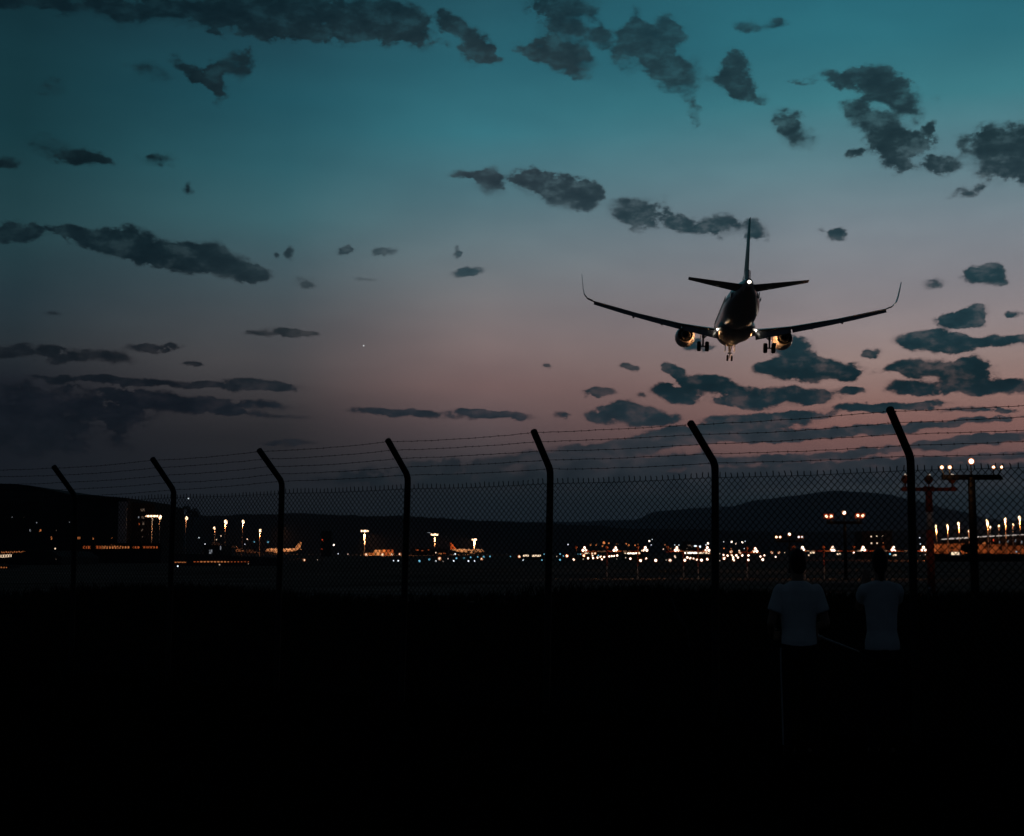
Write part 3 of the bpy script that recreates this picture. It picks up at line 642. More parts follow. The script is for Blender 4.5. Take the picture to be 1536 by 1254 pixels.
for lx in (1358, 1393, 1428):
    x = at(lx, 718, Y).x - q.x; z = at(lx, 719, Y).z - g0; bm = bmesh.new()
    prof = [(.04, -.22), (.13, -.15), (.205, -.04), (.21, .03), (.15, .12), (.07, .20), (.03, .22)]
    ring_loft(bm, [[Vector((x + r * math.cos(a * math.pi / 8), r * math.sin(a * math.pi / 8), z + h)) for a in range(16)] for r, h in prof]); hd = link('lamp_head', bm, m_orange, root, True)
    bm = bmesh.new(); ball(bm, (x - .02, -.05, z + .235), .035, 0, 8); ball(bm, (x + .05, -.05, z + .22), .03, 0, 8); link('glint_beads', bm, e_dimw, hd)  # self-glowing beads imitate glints on top of the unlit lamp
    bm = bmesh.new(); tube(bm, [(x, 0, zb), (x, 0, z - .2)], .035, 8); box(bm, (x - .1, -.09, zb + .03), (x + .1, .09, zb + .12)); link('bracket', bm, m_red, root)

# crossbars carrying clusters of three lamps, on pale poles
def crossbar(label, x0, x1, ypx, Y, lit, dim, poles):
    q, g0 = stand((x0 + x1) / 2, ypx, Y); s = Y / F
    root = tag(empty('approach_light_bar', (q.x, Y, g0)), label, 'light bar', 'approach light bars across the field')
    zb = q.z - g0; X = lambda p: at(p, ypx, Y).x - q.x
    n = max(2, int((x1 - x0) / 12)); bm = bmesh.new()
    for i in range(n):
        a, b = X(x0 + (x1 - x0) * i / n), X(x0 + (x1 - x0) * (i + 1) / n); box(bm, (a, -.05, zb - 1.1 * s), (b - .01, .05, zb + 1.1 * s), i % 3 if i % 3 < 2 else 2)
    link('beam', bm, [m_red, m_orange, m_white], root)
    for p in poles:
        bm = bmesh.new(); tube(bm, [(X(p), .06, zb * .45), (X(p), .06, zb)], .035, 8, 1); tube(bm, [(X(p), .06, 0), (X(p), .06, zb * .45)], .04, 8, 0); link('pole', bm, [m_white, m_red], root)
    for p in lit:
        cl = empty('lamp_cluster', (X(p), 0, zb)); cl.parent = root
        for dx, dz in ((-2.1, -1.6), (2.1, -1.6), (0, 2.2)):
            bm = bmesh.new(); c = (dx * s, -.10, (dz + 3.2) * s); ball(bm, c, 1.75 * s, 0, 10); ball(bm, (c[0], c[1] + .12, c[2]), 2.5 * s, 1, 10, (1, .4, 1)); link('lamp', bm, [e_white, e_rim], cl, True)  # flat orange ball behind glows to imitate the lamp's halo
        bm = bmesh.new(); tube(bm, [(0, 0, 0), (0, 0, 3 * s)], .03, 6); tube(bm, [(-2.1 * s, 0, 1.6 * s), (2.1 * s, 0, 1.6 * s)], .025, 6); link('bracket', bm, m_black, cl)
        point('cluster_glow', (0, -.55, 4 * s), 6, (1, .42, .16), .1, cl)
    for p in dim:
        bm = bmesh.new(); r = .12
        prof = [(.03, -.14), (.08, -.09), (.125, -.02), (.12, .05), (.06, .12), (.02, .13)]
        ring_loft(bm, [[Vector((X(p) + a * math.cos(k * math.pi / 7), a * math.sin(k * math.pi / 7), zb + .30 + h)) for k in range(14)] for a, h in prof]); tube(bm, [(X(p), 0, zb), (X(p), 0, zb + .18)], .03, 6); link('unlit_lamp', bm, m_orange, root, True)
        point('spill', (X(p) - .55, -.5, zb + .5), 1.4, (1, .36, .12), .1, root)  # added light beside the unlit lamp, imitates spill from its neighbours
crossbar('leftmost striped light bar with three lit lamp clusters, right of the fifth fence post', 872, 958, 827, 125, [876.5, 923, 968], [864.5, 910.5, 956.5], [910.5, 956.5])
crossbar('short striped light bar with two lit lamp clusters just left of the sixth fence post', 999, 1063, 827, 125, [1015, 1061], [1002, 1047], [1025, 1047])
crossbar('small light bar with a single lit lamp cluster right of the sixth fence post', 1112, 1140, 828.5, 125, [1133], [1120.5], [1120.5])
crossbar('long striped light bar with five lit lamp clusters reaching to the last fence post', 1186, 1392, 826.5, 125, [1203.5, 1249, 1294.5, 1340, 1385], [1190.5, 1236, 1280.5, 1325.5], [1207, 1236, 1325.5, 1372])

# ------------------------------------------------------------------ small lamps on the field: every one a thing
def small_lamp(kind, name, px, py, r, glow, rim, Y, hill_side=False):
    p = at(px, py, Y); s = Y / F
    g0 = p.z - .012 * Y * .3 if hill_side else gz(Y)
    if p.z - g0 < .25: g0 = p.z - .25
    bm = bmesh.new(); ball(bm, (0, 0, p.z - g0), r * s, 0, 10)
    mats = [glow, m_black]
    if rim: disc(bm, (0, r * s * .6, p.z - g0), (0, 1, 0), r * s * 1.5, r * s * .3, 2, 12); mats.append(rim)  # glowing disc behind the globe imitates its halo
    tube(bm, [(0, .3 * r * s, -.2), (0, .3 * r * s, p.z - g0 - r * s * .5)], max(.03, .22 * s), 5, 1)
    o = link(name, bm, mats, None, True); o.location = (p.x, Y, g0); LAMPS.append((kind, px, py, o)); return o
LAMPS = []; random.seed(21)
WHITE = [(860.5,839.3,1.9),(875,838.7,1.2),(882,837.5,1.9),(889.5,837.2,1.8),(896,836.7,1.8),(901.2,835.3,2),(903.2,838.7,1.8),(906.3,835.4,1.5),(914,834.6,1.6),(917.5,834.2,1.6),(921,833.8,1.6),(925.8,833.2,1.8),(924.8,838.2,1),(938.5,836.6,1.2),(945.5,838,1.8),(969.2,837.8,1.7),(961,840.6,2.5),(983.5,840.6,2.5),(888.5,833.3,1.5),
 (1005.2,840.5,2.4),(1027.3,840.3,2.3),(1052.3,840.2,2.3),(1061.2,838.6,2.2),(1045.6,839.4,1.9),(1031,836.2,1.9),(1035.2,837.2,2.1),(1040.6,838,1.6),(1070.6,838.5,1.5),(999.3,840,1),(1070.8,830.6,1.1),(1064,830,1.6),(1080,830.8,1.2),(1079.8,841,1.1),
 (1085.3,832.4,1.5),(1086.2,837.2,2.6),(1091.6,833.2,1.9),(1097.6,832.6,1.7),(1099.8,836.2,1.8),(1100.2,840,2.4),(1104.6,833.2,2),(1107,836.2,1.6),(1113.6,833.3,1.9),(1122.8,833.2,1.8),(1122.6,839.8,1.9),(1140.8,834.8,1.6),(1146.2,833.3,1.8),(1144,839.5,2.3),(1163.6,835,1.6),
 (1189.3,828.6,1.5),(1281,829,1.6),(1358.5,828.5,.9),(1380,832.6,1.1),(1388,832,.9),(1361,831.5,.9),
 (590,841.2,1.4),(597.4,841.2,1.5),(653.6,841.6,1.6),(664.6,842,1.2),(672,838,1.2),(680.4,841.5,1.7),(702.6,841.5,1.6),(712,841.2,1.6),(682.8,831,1.5),(679.8,832,1),(785,840,1.6),(329.2,847,1.3),(372.8,845.5,1),(266.7,849.2,1.5),(476.4,839.6,.9),(521.6,831,1.3),(507.2,831,1.5),(835,834.6,1)]
for x, y, r in WHITE: small_lamp('white', 'ground_light', x, y, r * .74, (e_white if x > 850 else e_cool) if r > 1.3 else e_dimw, e_rim if r > 1.3 and x > 840 else None, max(70, min(420, random.uniform(.86, 1) * (ground_y(y + 4)))))
BLUE = [(840,839.7,1.5),(845.3,833.8,1.1),(867,831,1.2),(870.8,831.2,1),(897.3,833.2,1.2),(840.2,831,1.2),(629,841.6,1.9),(644,839,1.6),(684.6,837.4,1.4),(696,837,1.4),(706,836,1.2),(716.3,835.6,1.3),(725.6,835.2,1.6),(735,834.6,1.2),(381,812.8,1.4),(402,812.9,1.6),(280,848.6,1.2),(813,840,1.2),(1335,831,1.5),(766,834.5,1.1),(816,831.4,1),(1524.5,827.6,1.1)]
for x, y, r in BLUE: small_lamp('blue', 'taxiway_light', x, y, r * .9, e_blue, None, random.uniform(280, 420))
WARM = [(259.6,831.8,1.5),(258.6,843,1.5),(659.3,838,2.0),(722.6,838.6,1.5),(456,840,1.5),(331.6,803.8,.9),(325.2,809.4,1.1),(371,808.6,1.1),(83,823,1.3),(549.8,831.8,1.9),(574,832,1.9),(588,831.6,1.5),(600,831.2,1.6),(1213,833,1.3),(654,829.2,1.2),(779,834.8,1.7),(995,823.6,1),(1012,834,1.2),(1013,836,1.1),(1110,829,1.6),(1096.8,827.6,1.8),(1108.8,826,1.2),(888.6,830.2,1.5),(892.5,830,1.5),(958.8,829.5,1.5),(963,826,1.3),(1158,828.6,1.6),(1168.4,828.8,1.5),(1177,828.6,.9)]
for x, y, r in WARM: small_lamp('amber', 'service_lamp', x, y, r * .95, e_cream, e_rim if r > 1.4 else None, random.uniform(280, 420))
RED = [(850.4,833.8,2.1),(876,833.2,2.0),(483.4,809.6,1.1),(483,823.6,1.3),(823.4,834.4,1.5)]
for x, y, r in RED: small_lamp('red', 'obstruction_light', x, y, r * .8, e_warm if r > 1.8 else e_red, e_red if r > 1.8 else None, random.uniform(250, 300))
HILL = [(502,774.2,1.2),(791.2,784.4,1.3),(1055,788.8,1.2),(744.6,799.3,.8),(642,799,.8),(645,799.3,.8),(449.8,799.2,.8),(497.6,802.4,1.1),(500.6,817.3,1.4),(1208,781,1),(1253,794.3,.9),(1212,800.6,.9),(1221.5,799.4,.7),(1345,777.4,.9),(1352,777.8,1),(1414.4,778.3,.9),(1048,814.2,1.2),(1061.8,815.3,1.7),(1085.5,812.6,.7),(1097.3,812.6,1.5),(1103.6,815.2,1.3),(1113.4,813.6,1.6),(1118,811.6,1),(1086,822.6,1.1),(1096.6,823,1.1),(1116,822.6,.9),(852,816.8,1),(886,817,1.6),(894.2,817,1.4),(906,814,2.4),(904,819,1.4),(913.3,814.8,1.2),(925,815.6,.8),(939.6,815.5,1.2),(943,817.8,1.6),(952.4,818,1.2),(957.4,816.4,.9),(974,811.6,1.3),(976.6,817.5,1.1),(978,809.4,.9),(997.8,817.4,1),(1012,817.5,.8),(1006.5,822.8,1),(1018.6,817.4,1),(1024.6,814.2,2),(1029,813.4,.9),(1040,817.2,1),(1059,817.4,1),(282.8,747.6,1.2),(309.6,796.2,1.3),(352.3,796.4,1.5),(346.8,796.6,1.0),(264.4,807.4,1),(298,806.6,1.2),(307.6,815.8,1),(367,816.5,.9),(1380.5,816,.8),(1379.5,806.5,.8),(1332.5,806.8,1)]
for x, y, r in HILL:
    o = small_lamp('distant', 'distant_lamp', x, y, r * .9, e_amber if (880 < x < 960 or x in (1086, 1096.6, 997.8, 1414.4, 1006.5)) else (e_cool if r < 1.3 else e_white), None, min(hill_y(x, y), 6800) if y < 806 else 1500, True)
cols_ = {'white': ('white ground light', 'white ground lights on the field'), 'blue': ('blue taxiway light', 'blue taxiway lights'), 'amber': ('amber service lamp', 'amber lamps on the field'), 'red': ('red lamp', 'red lamps on the field'), 'distant': ('distant lamp', 'distant lamps on the dark hillside')}
NUM = ORD + ['twenty first', 'twenty second', 'twenty third', 'twenty fourth', 'twenty fifth', 'twenty sixth', 'twenty seventh', 'twenty eighth', 'twenty ninth', 'thirtieth', 'thirty first', 'thirty second', 'thirty third', 'thirty fourth']
from collections import defaultdict
by = defaultdict(list)
for k, x, y, o in LAMPS: by[(k, gap(x))].append((x, o))
for (k, gp), v in by.items():
    v.sort(key=lambda t: t[0])
    for i, (x, o) in enumerate(v):
        pre = ('%s %s from the left, ' % (NUM[i], cols_[k][0])) if len(v) > 1 else 'only %s ' % cols_[k][0]
        tag(o, pre + gp, 'light', cols_[k][1])

# ------------------------------------------------------------------ floodlight masts and street lamps
def flood(label, px, ytop, w, Y, power, col=(1, .38, .13), h=2.6, aim=(.55, .25, -1)):
    p, g0 = stand(px, ytop, Y); s = Y / F; H = p.z - g0
    root = tag(empty('floodlight_mast', (p.x, Y, g0)), label, 'light mast', 'floodlight masts on the apron')
    bm = bmesh.new(); tube(bm, [(0, 0, 0), (0, 0, H)], [1.1 * s, .8 * s], 8); link('pole', bm, m_white, root, True)
    bm = bmesh.new(); box(bm, (-w / 2 * s, -.3, H - .2), (w / 2 * s, .5, H + .35), 0); link('head_frame', bm, m_alu, root)
    n = 4
    for i in range(n):
        x = (-.5 + (i + .5) / n) * w * s; bm = bmesh.new(); box(bm, (x - w * s / n * .46, -.75, H - h * s * .5), (x + w * s / n * .46, -.32, H + h * s * .5)); link('floodlight', bm, e_warm, root)
    spot('flood', (0, -2.5, H - 1.2), aim, power, col, .8, 130, root); point('pole_light', (0, -2.0, H - 4), power * .012, col, .6, root); return root
flood('tall floodlight mast rising beside the orange lit containers', 547, 796.5, 11, 1060, 60000)
flood('second tall floodlight mast, just right of the fourth fence post', 652, 802, 11, 1180, 16000)
flood('shorter floodlight mast standing over the lit airliner with the red tail', 711.5, 809.5, 7, 1318, 40000, aim=(-.6, .9, -.6))
flood('wide T shaped floodlight mast in front of the dark office block', 228.5, 774.3, 18, 430, 450, h=2.4)
def street(label, px, ytop, ybot, Y, r, power, lean=.6):
    p, g0 = stand(px, ytop, Y); s = Y / F; H = p.z - g0
    root = tag(empty('street_lamp', (p.x - lean * 1.2 * s, Y, g0)), label, 'street lamp', 'street lamps along the airport roads')
    bm = bmesh.new(); tube(bm, [(0, 0, 0), (0, 0, H * .9), (lean * .5 * s, 0, H - .1), (lean * 1.2 * s, 0, H)], [.8 * s, .55 * s, .45 * s, .4 * s], 8); link('pole', bm, m_white, root, True)
    bm = bmesh.new(); ball(bm, (lean * 1.2 * s, -.1, H), r * s, 0, 10, (.85, .8, 1.25)); link('lamp', bm, e_warm, root, True)
    point('lamp_glow', (lean * 1.2 * s, -1.4, H - .9), min(power, 900) * .24, (1, .34, .12), .3, root)
    if power > 900: spot('road_light', (lean * 1.2 * s, -.6, H - .8), (0, 1, -.55) if px > 800 else (-.1, .4, -1), power * (.7 if px > 800 else 3), (1, .30, .09), .3, 130, root)
for lb, px, yt, yb, Y, r, pw, ln in [
 ('street lamp at the right end of the wide floodlight head', 240.5, 776, 800, 440, 2.6, 500, .6), ('thin street lamp tucked just right of the wide floodlight mast', 243.5, 779, 800, 470, 1.8, 300, -.4), ('short street lamp under the wide floodlight head', 233, 781, 786, 480, 1.5, 150, .4),
 ('lone street lamp right of the second fence post', 280, 777.5, 790, 520, 2.2, 900, .8), ('smallest street lamp between the second and third fence posts', 321.5, 792.5, 806, 620, 1.8, 900, -.8), ('brightest street lamp between the second and third fence posts', 338.8, 783, 801, 600, 2.8, 1500, .8), ('street lamp directly right of the brightest one', 365, 782.5, 796, 640, 2.3, 1200, .8), ('street lamp nearest the left of the third fence post', 390.6, 796, 813, 660, 2.0, 1500, .8),
 ('leftmost of three lamp posts in a row right of the last fence post', 1403.5, 789.5, 816, 515, 1.7, 9000, -.7), ('middle of three lamp posts in a row right of the last fence post', 1420.5, 787.5, 812, 515, 1.7, 9000, -.7), ('rightmost of three lamp posts in a row beside the black T mast', 1437.5, 785.5, 810, 515, 1.9, 9000, -.7),
 ('lamp post over the pale roof directly right of the black T mast', 1480.5, 781.5, 798, 515, 2.2, 7000, -.7), ('low stub lamp post beside the taller one over the pale roof', 1485.2, 790.5, 798, 600, 1.4, 300, .3), ('bent lamp post over the middle of the pale roof', 1498.2, 788.5, 797, 600, 1.5, 300, .5), ('tall lamp post over the middle of the pale roof', 1507.4, 779, 798, 515, 2.1, 7000, -.5), ('crooked lamp post between two tall ones over the pale roof', 1519.8, 787, 796, 600, 1.5, 300, .8), ('rightmost tall lamp post at the edge of the photo', 1529, 777, 797, 512, 2.4, 7000, -.4), ('single low lamp directly left of the black T mast', 1453.6, 797, 805, 560, 1.8, 300, .3)]:
    street(lb, px, yt, yb, Y, r, pw, ln)

# ------------------------------------------------------------------ buildings
def prism(bm, poly, Y0, Y1, mi=0):
    """front outline in the plane Y0 run back to Y1 at its true size"""
    ring_loft(bm, [[Vector((p.x, y, p.z)) for p in poly] for y in (Y0, Y1)], mi=mi)
def building(name, label, cat, poly, Y, depth, wall, windows=(), roof=None, group=None, lip=.4):
    pts = [at(x, y, Y) for x, y in poly]; cx = sum(p.x for p in pts) / len(pts); g0 = gz(Y)
    loc = [Vector((p.x - cx, 0, p.z - g0)) for p in pts]
    o = tag(empty(name, (cx, Y, g0)), label, cat, group)
    base = [Vector((loc[0].x, 0, -.5))] + loc + [Vector((loc[-1].x, 0, -.5))]
    bm = bmesh.new(); prism(bm, base, 0, depth); link('wall', bm, wall, o)
    bm = bmesh.new()                                     # roof: a thick skin along the upper outline, standing proud
    up = [p + Vector((0, 0, lip)) for p in loc]; lo = [p + Vector((0, 0, .003)) for p in loc]
    prism(bm, lo + up[::-1], -lip, depth + lip); link('roof', bm, roof or m_wall, o)
    for wx, wy, ww, wh, wm in windows:
        p = at(wx, wy, Y); s = Y / F; x, z = p.x - cx, p.z - g0
        bm = bmesh.new(); box(bm, (x - ww / 2 * s, -.06, z - wh / 2 * s), (x + ww / 2 * s, -.003, z + wh / 2 * s)); link('window', bm, wm, o)
    return o
building('hangar', 'huge dark hangar with curved roof filling the left edge behind the first fence post', 'hangar', [(-60, 727.5), (0, 728), (25, 729), (45, 731), (65, 735), (92, 741), (111, 746)], 450, 80, m_wall,
 [(18.5, 776, 1.5, 1.5, e_dim), (36, 775.5, 1, 1, e_windim), (55, 784, 1.5, 1.5, e_dim), (45.3, 795.6, 2, 3.4, e_dim), (60.4, 795.8, 3, 3.4, e_window), (84.4, 795, .8, 2.4, e_windim), (77.2, 807, 1.8, 4.5, e_window), (104.2, 783, 1.3, 1.6, e_dim)], lip=.5)
building('terminal_block', 'dark flat roofed terminal block between the first and second fence posts', 'building', [(108, 744.5), (113, 745.5), (150, 747.5), (192, 751)], 440, 60, m_wall, [(118.4, 807, 3.6, 3.4, e_window), (139.8, 807.6, 1.8, 3, e_window), (167.6, 807, 1.4, 1.8, e_window)], lip=.7)
q = [o for o in C.objects if o.name == 'terminal_block'][0]; s_ = 440 / F; p = at(185, 760, 440); bm = bmesh.new(); z1 = at(185, 752.5, 440).z - gz(440)
box(bm, (p.x - q.location.x - 6 * s_, -.9, 0), (p.x - q.location.x + 6.2 * s_, -.004, z1)); link('stair_tower', bm, mat('pale_concrete', (.60, .60, .62), .9, 0, .15, .3, spec=.1), q)
building('office_block', 'narrow dark office block with a column of dim windows beside the wide floodlight mast', 'building', [(192.5, 755), (232, 758)], 446, 40, m_wall, [(214, 765, 6, 3.6, e_windim), (214.5, 776, 4, 3.4, e_windim), (215, 785, 2.6, 4.6, e_windim), (208.6, 786, 1.6, 3, e_deep), (213, 795, 2.6, 3.2, e_windim), (208, 776, 1.6, 2.6, e_dim), (214, 805, 1.6, 2, e_windim)])
wn = [(126 + i * 3.9, 821 + random.uniform(-.2, .2), random.uniform(2, 3.4), 4.2 if i < 15 else 3.2, e_window if 6 < i < 18 else e_deep) for i in range(29) if i not in (3, 4, 18, 22)]
building('low_terminal', 'low terminal with a long row of orange lit windows under the dark block', 'building', [(112, 816), (242, 817.5)], 418, 14, m_wall, wn + [(169, 815.6, 6, 2.2, e_window)])
wn = []
for i in range(9): wn += [(1.5 + i * 1.9, 834.5 - i * .15, 1.0, 4.2, e_cream)]
for i in range(12): wn += [(3 + i * 3.2, 828.5 - i * .12 + (i % 2) * .5, 2.0, 2.2 - i * .06, e_window)]
building('glass_canopy', 'lattice of lit glass panes, a canopy at the left edge of the photo', 'canopy', [(-30, 825.6), (0, 825.6), (42, 825)], 380, 6, m_wall, wn, lip=.15)
building('low_shed', 'dark low shed with a sloping roof before the lit canopy at the left edge', 'shed', [(13, 841), (16, 836), (28, 830.5), (43, 825.8), (78, 827), (92, 836)], 330, 30, m_wall, [(84, 838, 1, 3, e_windim)], lip=.05)
building('kiosk', 'tiny kiosk with a strip of orange windows at the lower left edge', 'kiosk', [(-20, 848.5), (14, 849)], 240, 5, m_wall, [(1, 851, 3.4, 1.8, e_window), (5.4, 851.2, 2.6, 1.8, e_window), (9.2, 851.2, 2.2, 1.8, e_window), (18, 845.2, 5, .8, e_window)][:3], lip=.05)
wn = [(262 + i * 3.1, 843.4, 2.9, 1.2, e_window) for i in range(6)] + [(292.5 + i * 4.95, 842.7, 3.9 if i < 10 else 3, 1.7 if 1 < i < 10 else 1.2, e_window if 1 < i < 11 else e_deep) for i in range(17)]
building('service_building', 'long low grey building with a dashed row of small orange windows', 'building', [(259, 831.5), (306, 832.5), (306.5, 818.5), (333, 818.5), (333.5, 834), (420, 838)], 300, 10, m_wallb, wn + [(316, 827.5, 4.4, 6, e_dim), (331, 822, 1.6, 7, e_dim)], lip=.08)
building('control_block', 'small black block with red lamps left of the tall floodlight mast', 'building', [(482, 797), (497, 797)], 900, 8, m_wall, [(485, 812, .8, .8, e_deep)], lip=.2)
wn = [(1297.5 + i * 8.4, 805 - i * .5 + j * 10.2, 1.5, 1.5, e_cream) for i in range(3) for j in range(2)]
wn = [(1306.8, 804.8, 1.8, 1.8, e_cream), (1315, 804.3, 1.6, 1.6, e_cream), (1323.7, 803.8, 1.5, 1.5, e_cream), (1307.2, 814.8, 2, 2, e_cream), (1315.6, 814.8, 1.8, 1.8, e_cream), (1324.4, 814.4, 1.4, 1.4, e_window)]
building('apartment_block', 'dark block with six small lit windows in two rows', 'building', [(1293, 798), (1338, 797)], 640, 14, m_wall, wn, lip=.3)
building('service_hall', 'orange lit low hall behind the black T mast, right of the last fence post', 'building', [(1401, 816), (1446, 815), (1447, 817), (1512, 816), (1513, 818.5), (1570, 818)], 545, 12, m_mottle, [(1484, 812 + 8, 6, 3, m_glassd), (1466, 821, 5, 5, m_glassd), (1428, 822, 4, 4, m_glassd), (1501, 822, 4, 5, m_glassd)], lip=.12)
random.seed(5); Yh = 500; bm = bmesh.new(); xa, xb = at(1399, 835, Yh).x, at(1640, 835, Yh).x; zt = at(1450, 829, Yh).z - gz(Yh)
for i in range(5200):
    q = Vector((random.uniform(0, xb - xa), random.uniform(-.6, .6), 0)); q.z = random.uniform(-.1, 1) * zt * (1 + .10 * math.sin(q.x * .9) + .07 * math.sin(q.x * 2.3)) * (1 - .25 * q.y * q.y)
    u = Vector((random.gauss(0, 1), random.gauss(0, 1), random.gauss(0, 1))).normalized() * .16; v = u.cross(Vector((random.gauss(0, 1), random.gauss(0, 1), random.gauss(0, 1)))).normalized() * .12
    bm.faces.new([bm.verts.new(q - u), bm.verts.new(q + v), bm.verts.new(q + u), bm.verts.new(q - v)])
root = tag(empty('hedge', (xa, Yh, gz(Yh))), 'low dark hedge along the foot of the orange lit hall', 'hedge')
link('foliage', bm, m_leaf, root); bm = bmesh.new(); box(bm, (0, -.35, 0), (xb - xa, .35, zt * .86)); link('inner_branches', bm, m_leaf, root)
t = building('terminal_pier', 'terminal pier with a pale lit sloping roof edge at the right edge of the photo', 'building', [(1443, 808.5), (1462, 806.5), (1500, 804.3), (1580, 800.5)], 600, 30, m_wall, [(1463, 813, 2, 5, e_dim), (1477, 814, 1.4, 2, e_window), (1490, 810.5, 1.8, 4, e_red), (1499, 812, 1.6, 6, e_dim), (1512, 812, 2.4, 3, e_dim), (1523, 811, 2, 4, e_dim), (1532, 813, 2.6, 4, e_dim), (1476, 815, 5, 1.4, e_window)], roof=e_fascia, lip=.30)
for lb, x0, x1, y0, y1, Y, ws in [
 ('low glass fronted building with bright white windows behind the leftmost light bar', 936, 964, 826.8, 833, 560, [(938, 830, 4, 1.6, e_cream), (948.5, 830, 14, 2, e_white), (958.5, 830, 4, 1.8, e_cream)]),
 ('low building with a bright white band of windows left of the sixth fence post', 1024, 1066, 826.5, 834, 570, [(1028, 829.4, 2, 2.4, e_white), (1038.5, 829.3, 15, 2.3, e_white), (1050.2, 829.4, 5, 2.2, e_cream), (1055.2, 829.4, 3.4, 2.2, e_cream), (1059.6, 829.4, 3.4, 2.2, e_cream)]),
 ('low building with small bright windows right of the fifth fence post', 872, 900, 827, 834, 565, [(880.5, 829.8, 7, 1.6, e_cream), (892, 829.8, 4, 1.8, e_window), (853 + 20, 830.4, 2, 1.6, e_window)]),
 ('low building with two bluish white window bands left of the fifth fence post', 780, 816, 830.5, 836, 575, [(788.8, 833.4, 8.4, 2.6, e_cream), (804.6, 833.6, 13, 2.6, e_cream)]),
 ('distant lit hall with grey white roof lights over the bright band of windows', 1024, 1052, 812.5, 826, 900, [(1034, 818, 6, 2, e_windim), (1043.4, 819, 4.6, 2, e_cool), (1050, 820, 2.4, 3, e_cool), (1031, 822.6, 3, 1, e_windim), (1038, 820, 2, 3, e_windim)]),
 ('very low hall with dim reddish windows, left of the red tailed parked airliner', 617, 672, 823, 834, 1150, [(626, 825, 5, 1.6, e_deep), (634, 826, 4, 1, e_deep), (643, 825, 3, 1, e_deep), (660, 830.5, 5, 2, e_window), (666.5, 830, 4, 1.6, e_deep)])]:
    building('low_building', lb, 'building', [(x0, y0), (x1, y0)], Y, 12, m_wall, ws, lip=.15)

# ------------------------------------------------------------------ vehicles, containers and parked aircraft on the apron
def van(label, px0, px1, yb, Y, body, glow=None):
    p0, p1 = at(px0, yb, Y), at(px1, yb, Y); L_ = p1.x - p0.x; z0 = max(gz(Y), p0.z) ; k = L_ / 5.2
    o = tag(empty('parked_van', ((p0.x + p1.x) / 2, Y, z0)), label, 'van', 'vehicles on the airfield')
    side = [(-2.5, .45), (2.45, .45), (2.6, .9), (2.3, 1.15), (1.6, 1.3), (1.05, 2.1), (.8, 2.2), (-2.45, 2.2), (-2.58, 2.0), (-2.6, .6)]
    bm = bmesh.new(); ring_loft(bm, [[Vector((x * k, y * k, z * k)) for x, z in side] for y in (-.9, .9)]); link('body', bm, body, o)
    for x in (-1.6, 1.7):
        for y in (-.86, .86):
            bm = bmesh.new(); disc(bm, (x * k, y * k, .36 * k), (0, 1, 0), .36 * k, .26 * k, 0, 14); link('wheel', bm, m_tyre, o)
    bm = bmesh.new(); ring_loft(bm, [[Vector((x * k, y * k, z * k)) for x, z in ((.5, 1.35), (1.45, 1.35), (.98, 2.02), (.5, 2.05))] for y in (-.93, .93)]); link('side_window', bm, m_glassd, o)
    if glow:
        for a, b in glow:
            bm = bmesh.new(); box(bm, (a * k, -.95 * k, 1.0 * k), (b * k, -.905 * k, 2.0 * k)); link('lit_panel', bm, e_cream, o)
    return o
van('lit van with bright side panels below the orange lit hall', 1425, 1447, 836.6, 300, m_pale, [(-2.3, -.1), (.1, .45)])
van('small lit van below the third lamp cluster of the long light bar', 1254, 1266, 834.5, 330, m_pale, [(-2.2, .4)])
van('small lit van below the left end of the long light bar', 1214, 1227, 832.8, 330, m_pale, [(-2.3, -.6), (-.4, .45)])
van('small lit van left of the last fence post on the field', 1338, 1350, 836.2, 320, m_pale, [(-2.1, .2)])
for lb, a, b, yb, Y in [('orange lit van below the brightest street lamp', 333, 345, 829.5, 585), ('orange lit van right of the one below the brightest street lamp', 354, 368, 829, 615), ('orange lit van nearest the left of the third fence post', 370, 387, 831, 625), ('orange lit van behind, above the roof of the service building', 346, 357, 823, 640), ('orange lit van half hidden by the stair tower of the service building', 318, 332, 819, 640)]:
    van(lb, a, b, yb, Y, m_pale)
def container(label, px, yb, wpx, hpx, Y, m):
    p = at(px, yb, Y); s = Y / F
    bm = bmesh.new(); w, h = wpx * s, hpx * s; n = 9; prof = []
    for i in range(n):                                       # ribbed long side
        a = -w / 2 + w * i / n; b = a + w / n
        prof += [(a, 0), (a + w / n * .45, 0), (a + w / n * .55, .12), (b - w / n * .05, .12)]
    ring_loft(bm, [[Vector((x, y, z)) for x, y in prof + [(w / 2, 0), (w / 2, 2.4), (-w / 2, 2.4)]] for z in (0, h)])
    o = link('cargo_container', bm, m); o.location = (p.x, Y, p.z); tag(o, label, 'container', 'cargo containers stacked by the floodlight mast'); return o
Yc = 1080; zc = gz(Yc); yb0 = HOR - (zc - CAMZ) / Yc * F
m_cA = mat('container_ochre', (.5, .32, .18), .7, 0, .3, .6); m_cB = mat('container_pale', (.6, .55, .48), .7, 0, .3, .6); m_cC = mat('container_rust', (.34, .14, .07), .7, 0, .3, .6)
container('ochre container at the left end of the bottom row', 556.5, yb0, 9.2, 4.3, Yc, m_cA)
container('pale container second from the left in the bottom row', 566.2, yb0, 9.2, 4.3, Yc, m_cB)
container('rust container third from the left in the bottom row', 576, yb0, 9.2, 4.3, Yc, m_cC)
container('ochre container at the right end of the bottom row', 585.8, yb0, 9.2, 4.3, Yc, m_cA)
container('pale container at the left end of the top row', 565.4, yb0 - 4.35, 9.2, 4.1, Yc, m_cB)
container('ochre container in the middle of the top row', 575.4, yb0 - 4.35, 9.2, 4.1, Yc, m_cA)
container('rust container at the right end of the top row', 585.4, yb0 - 4.35, 9.2, 4.1, Yc, m_cC)
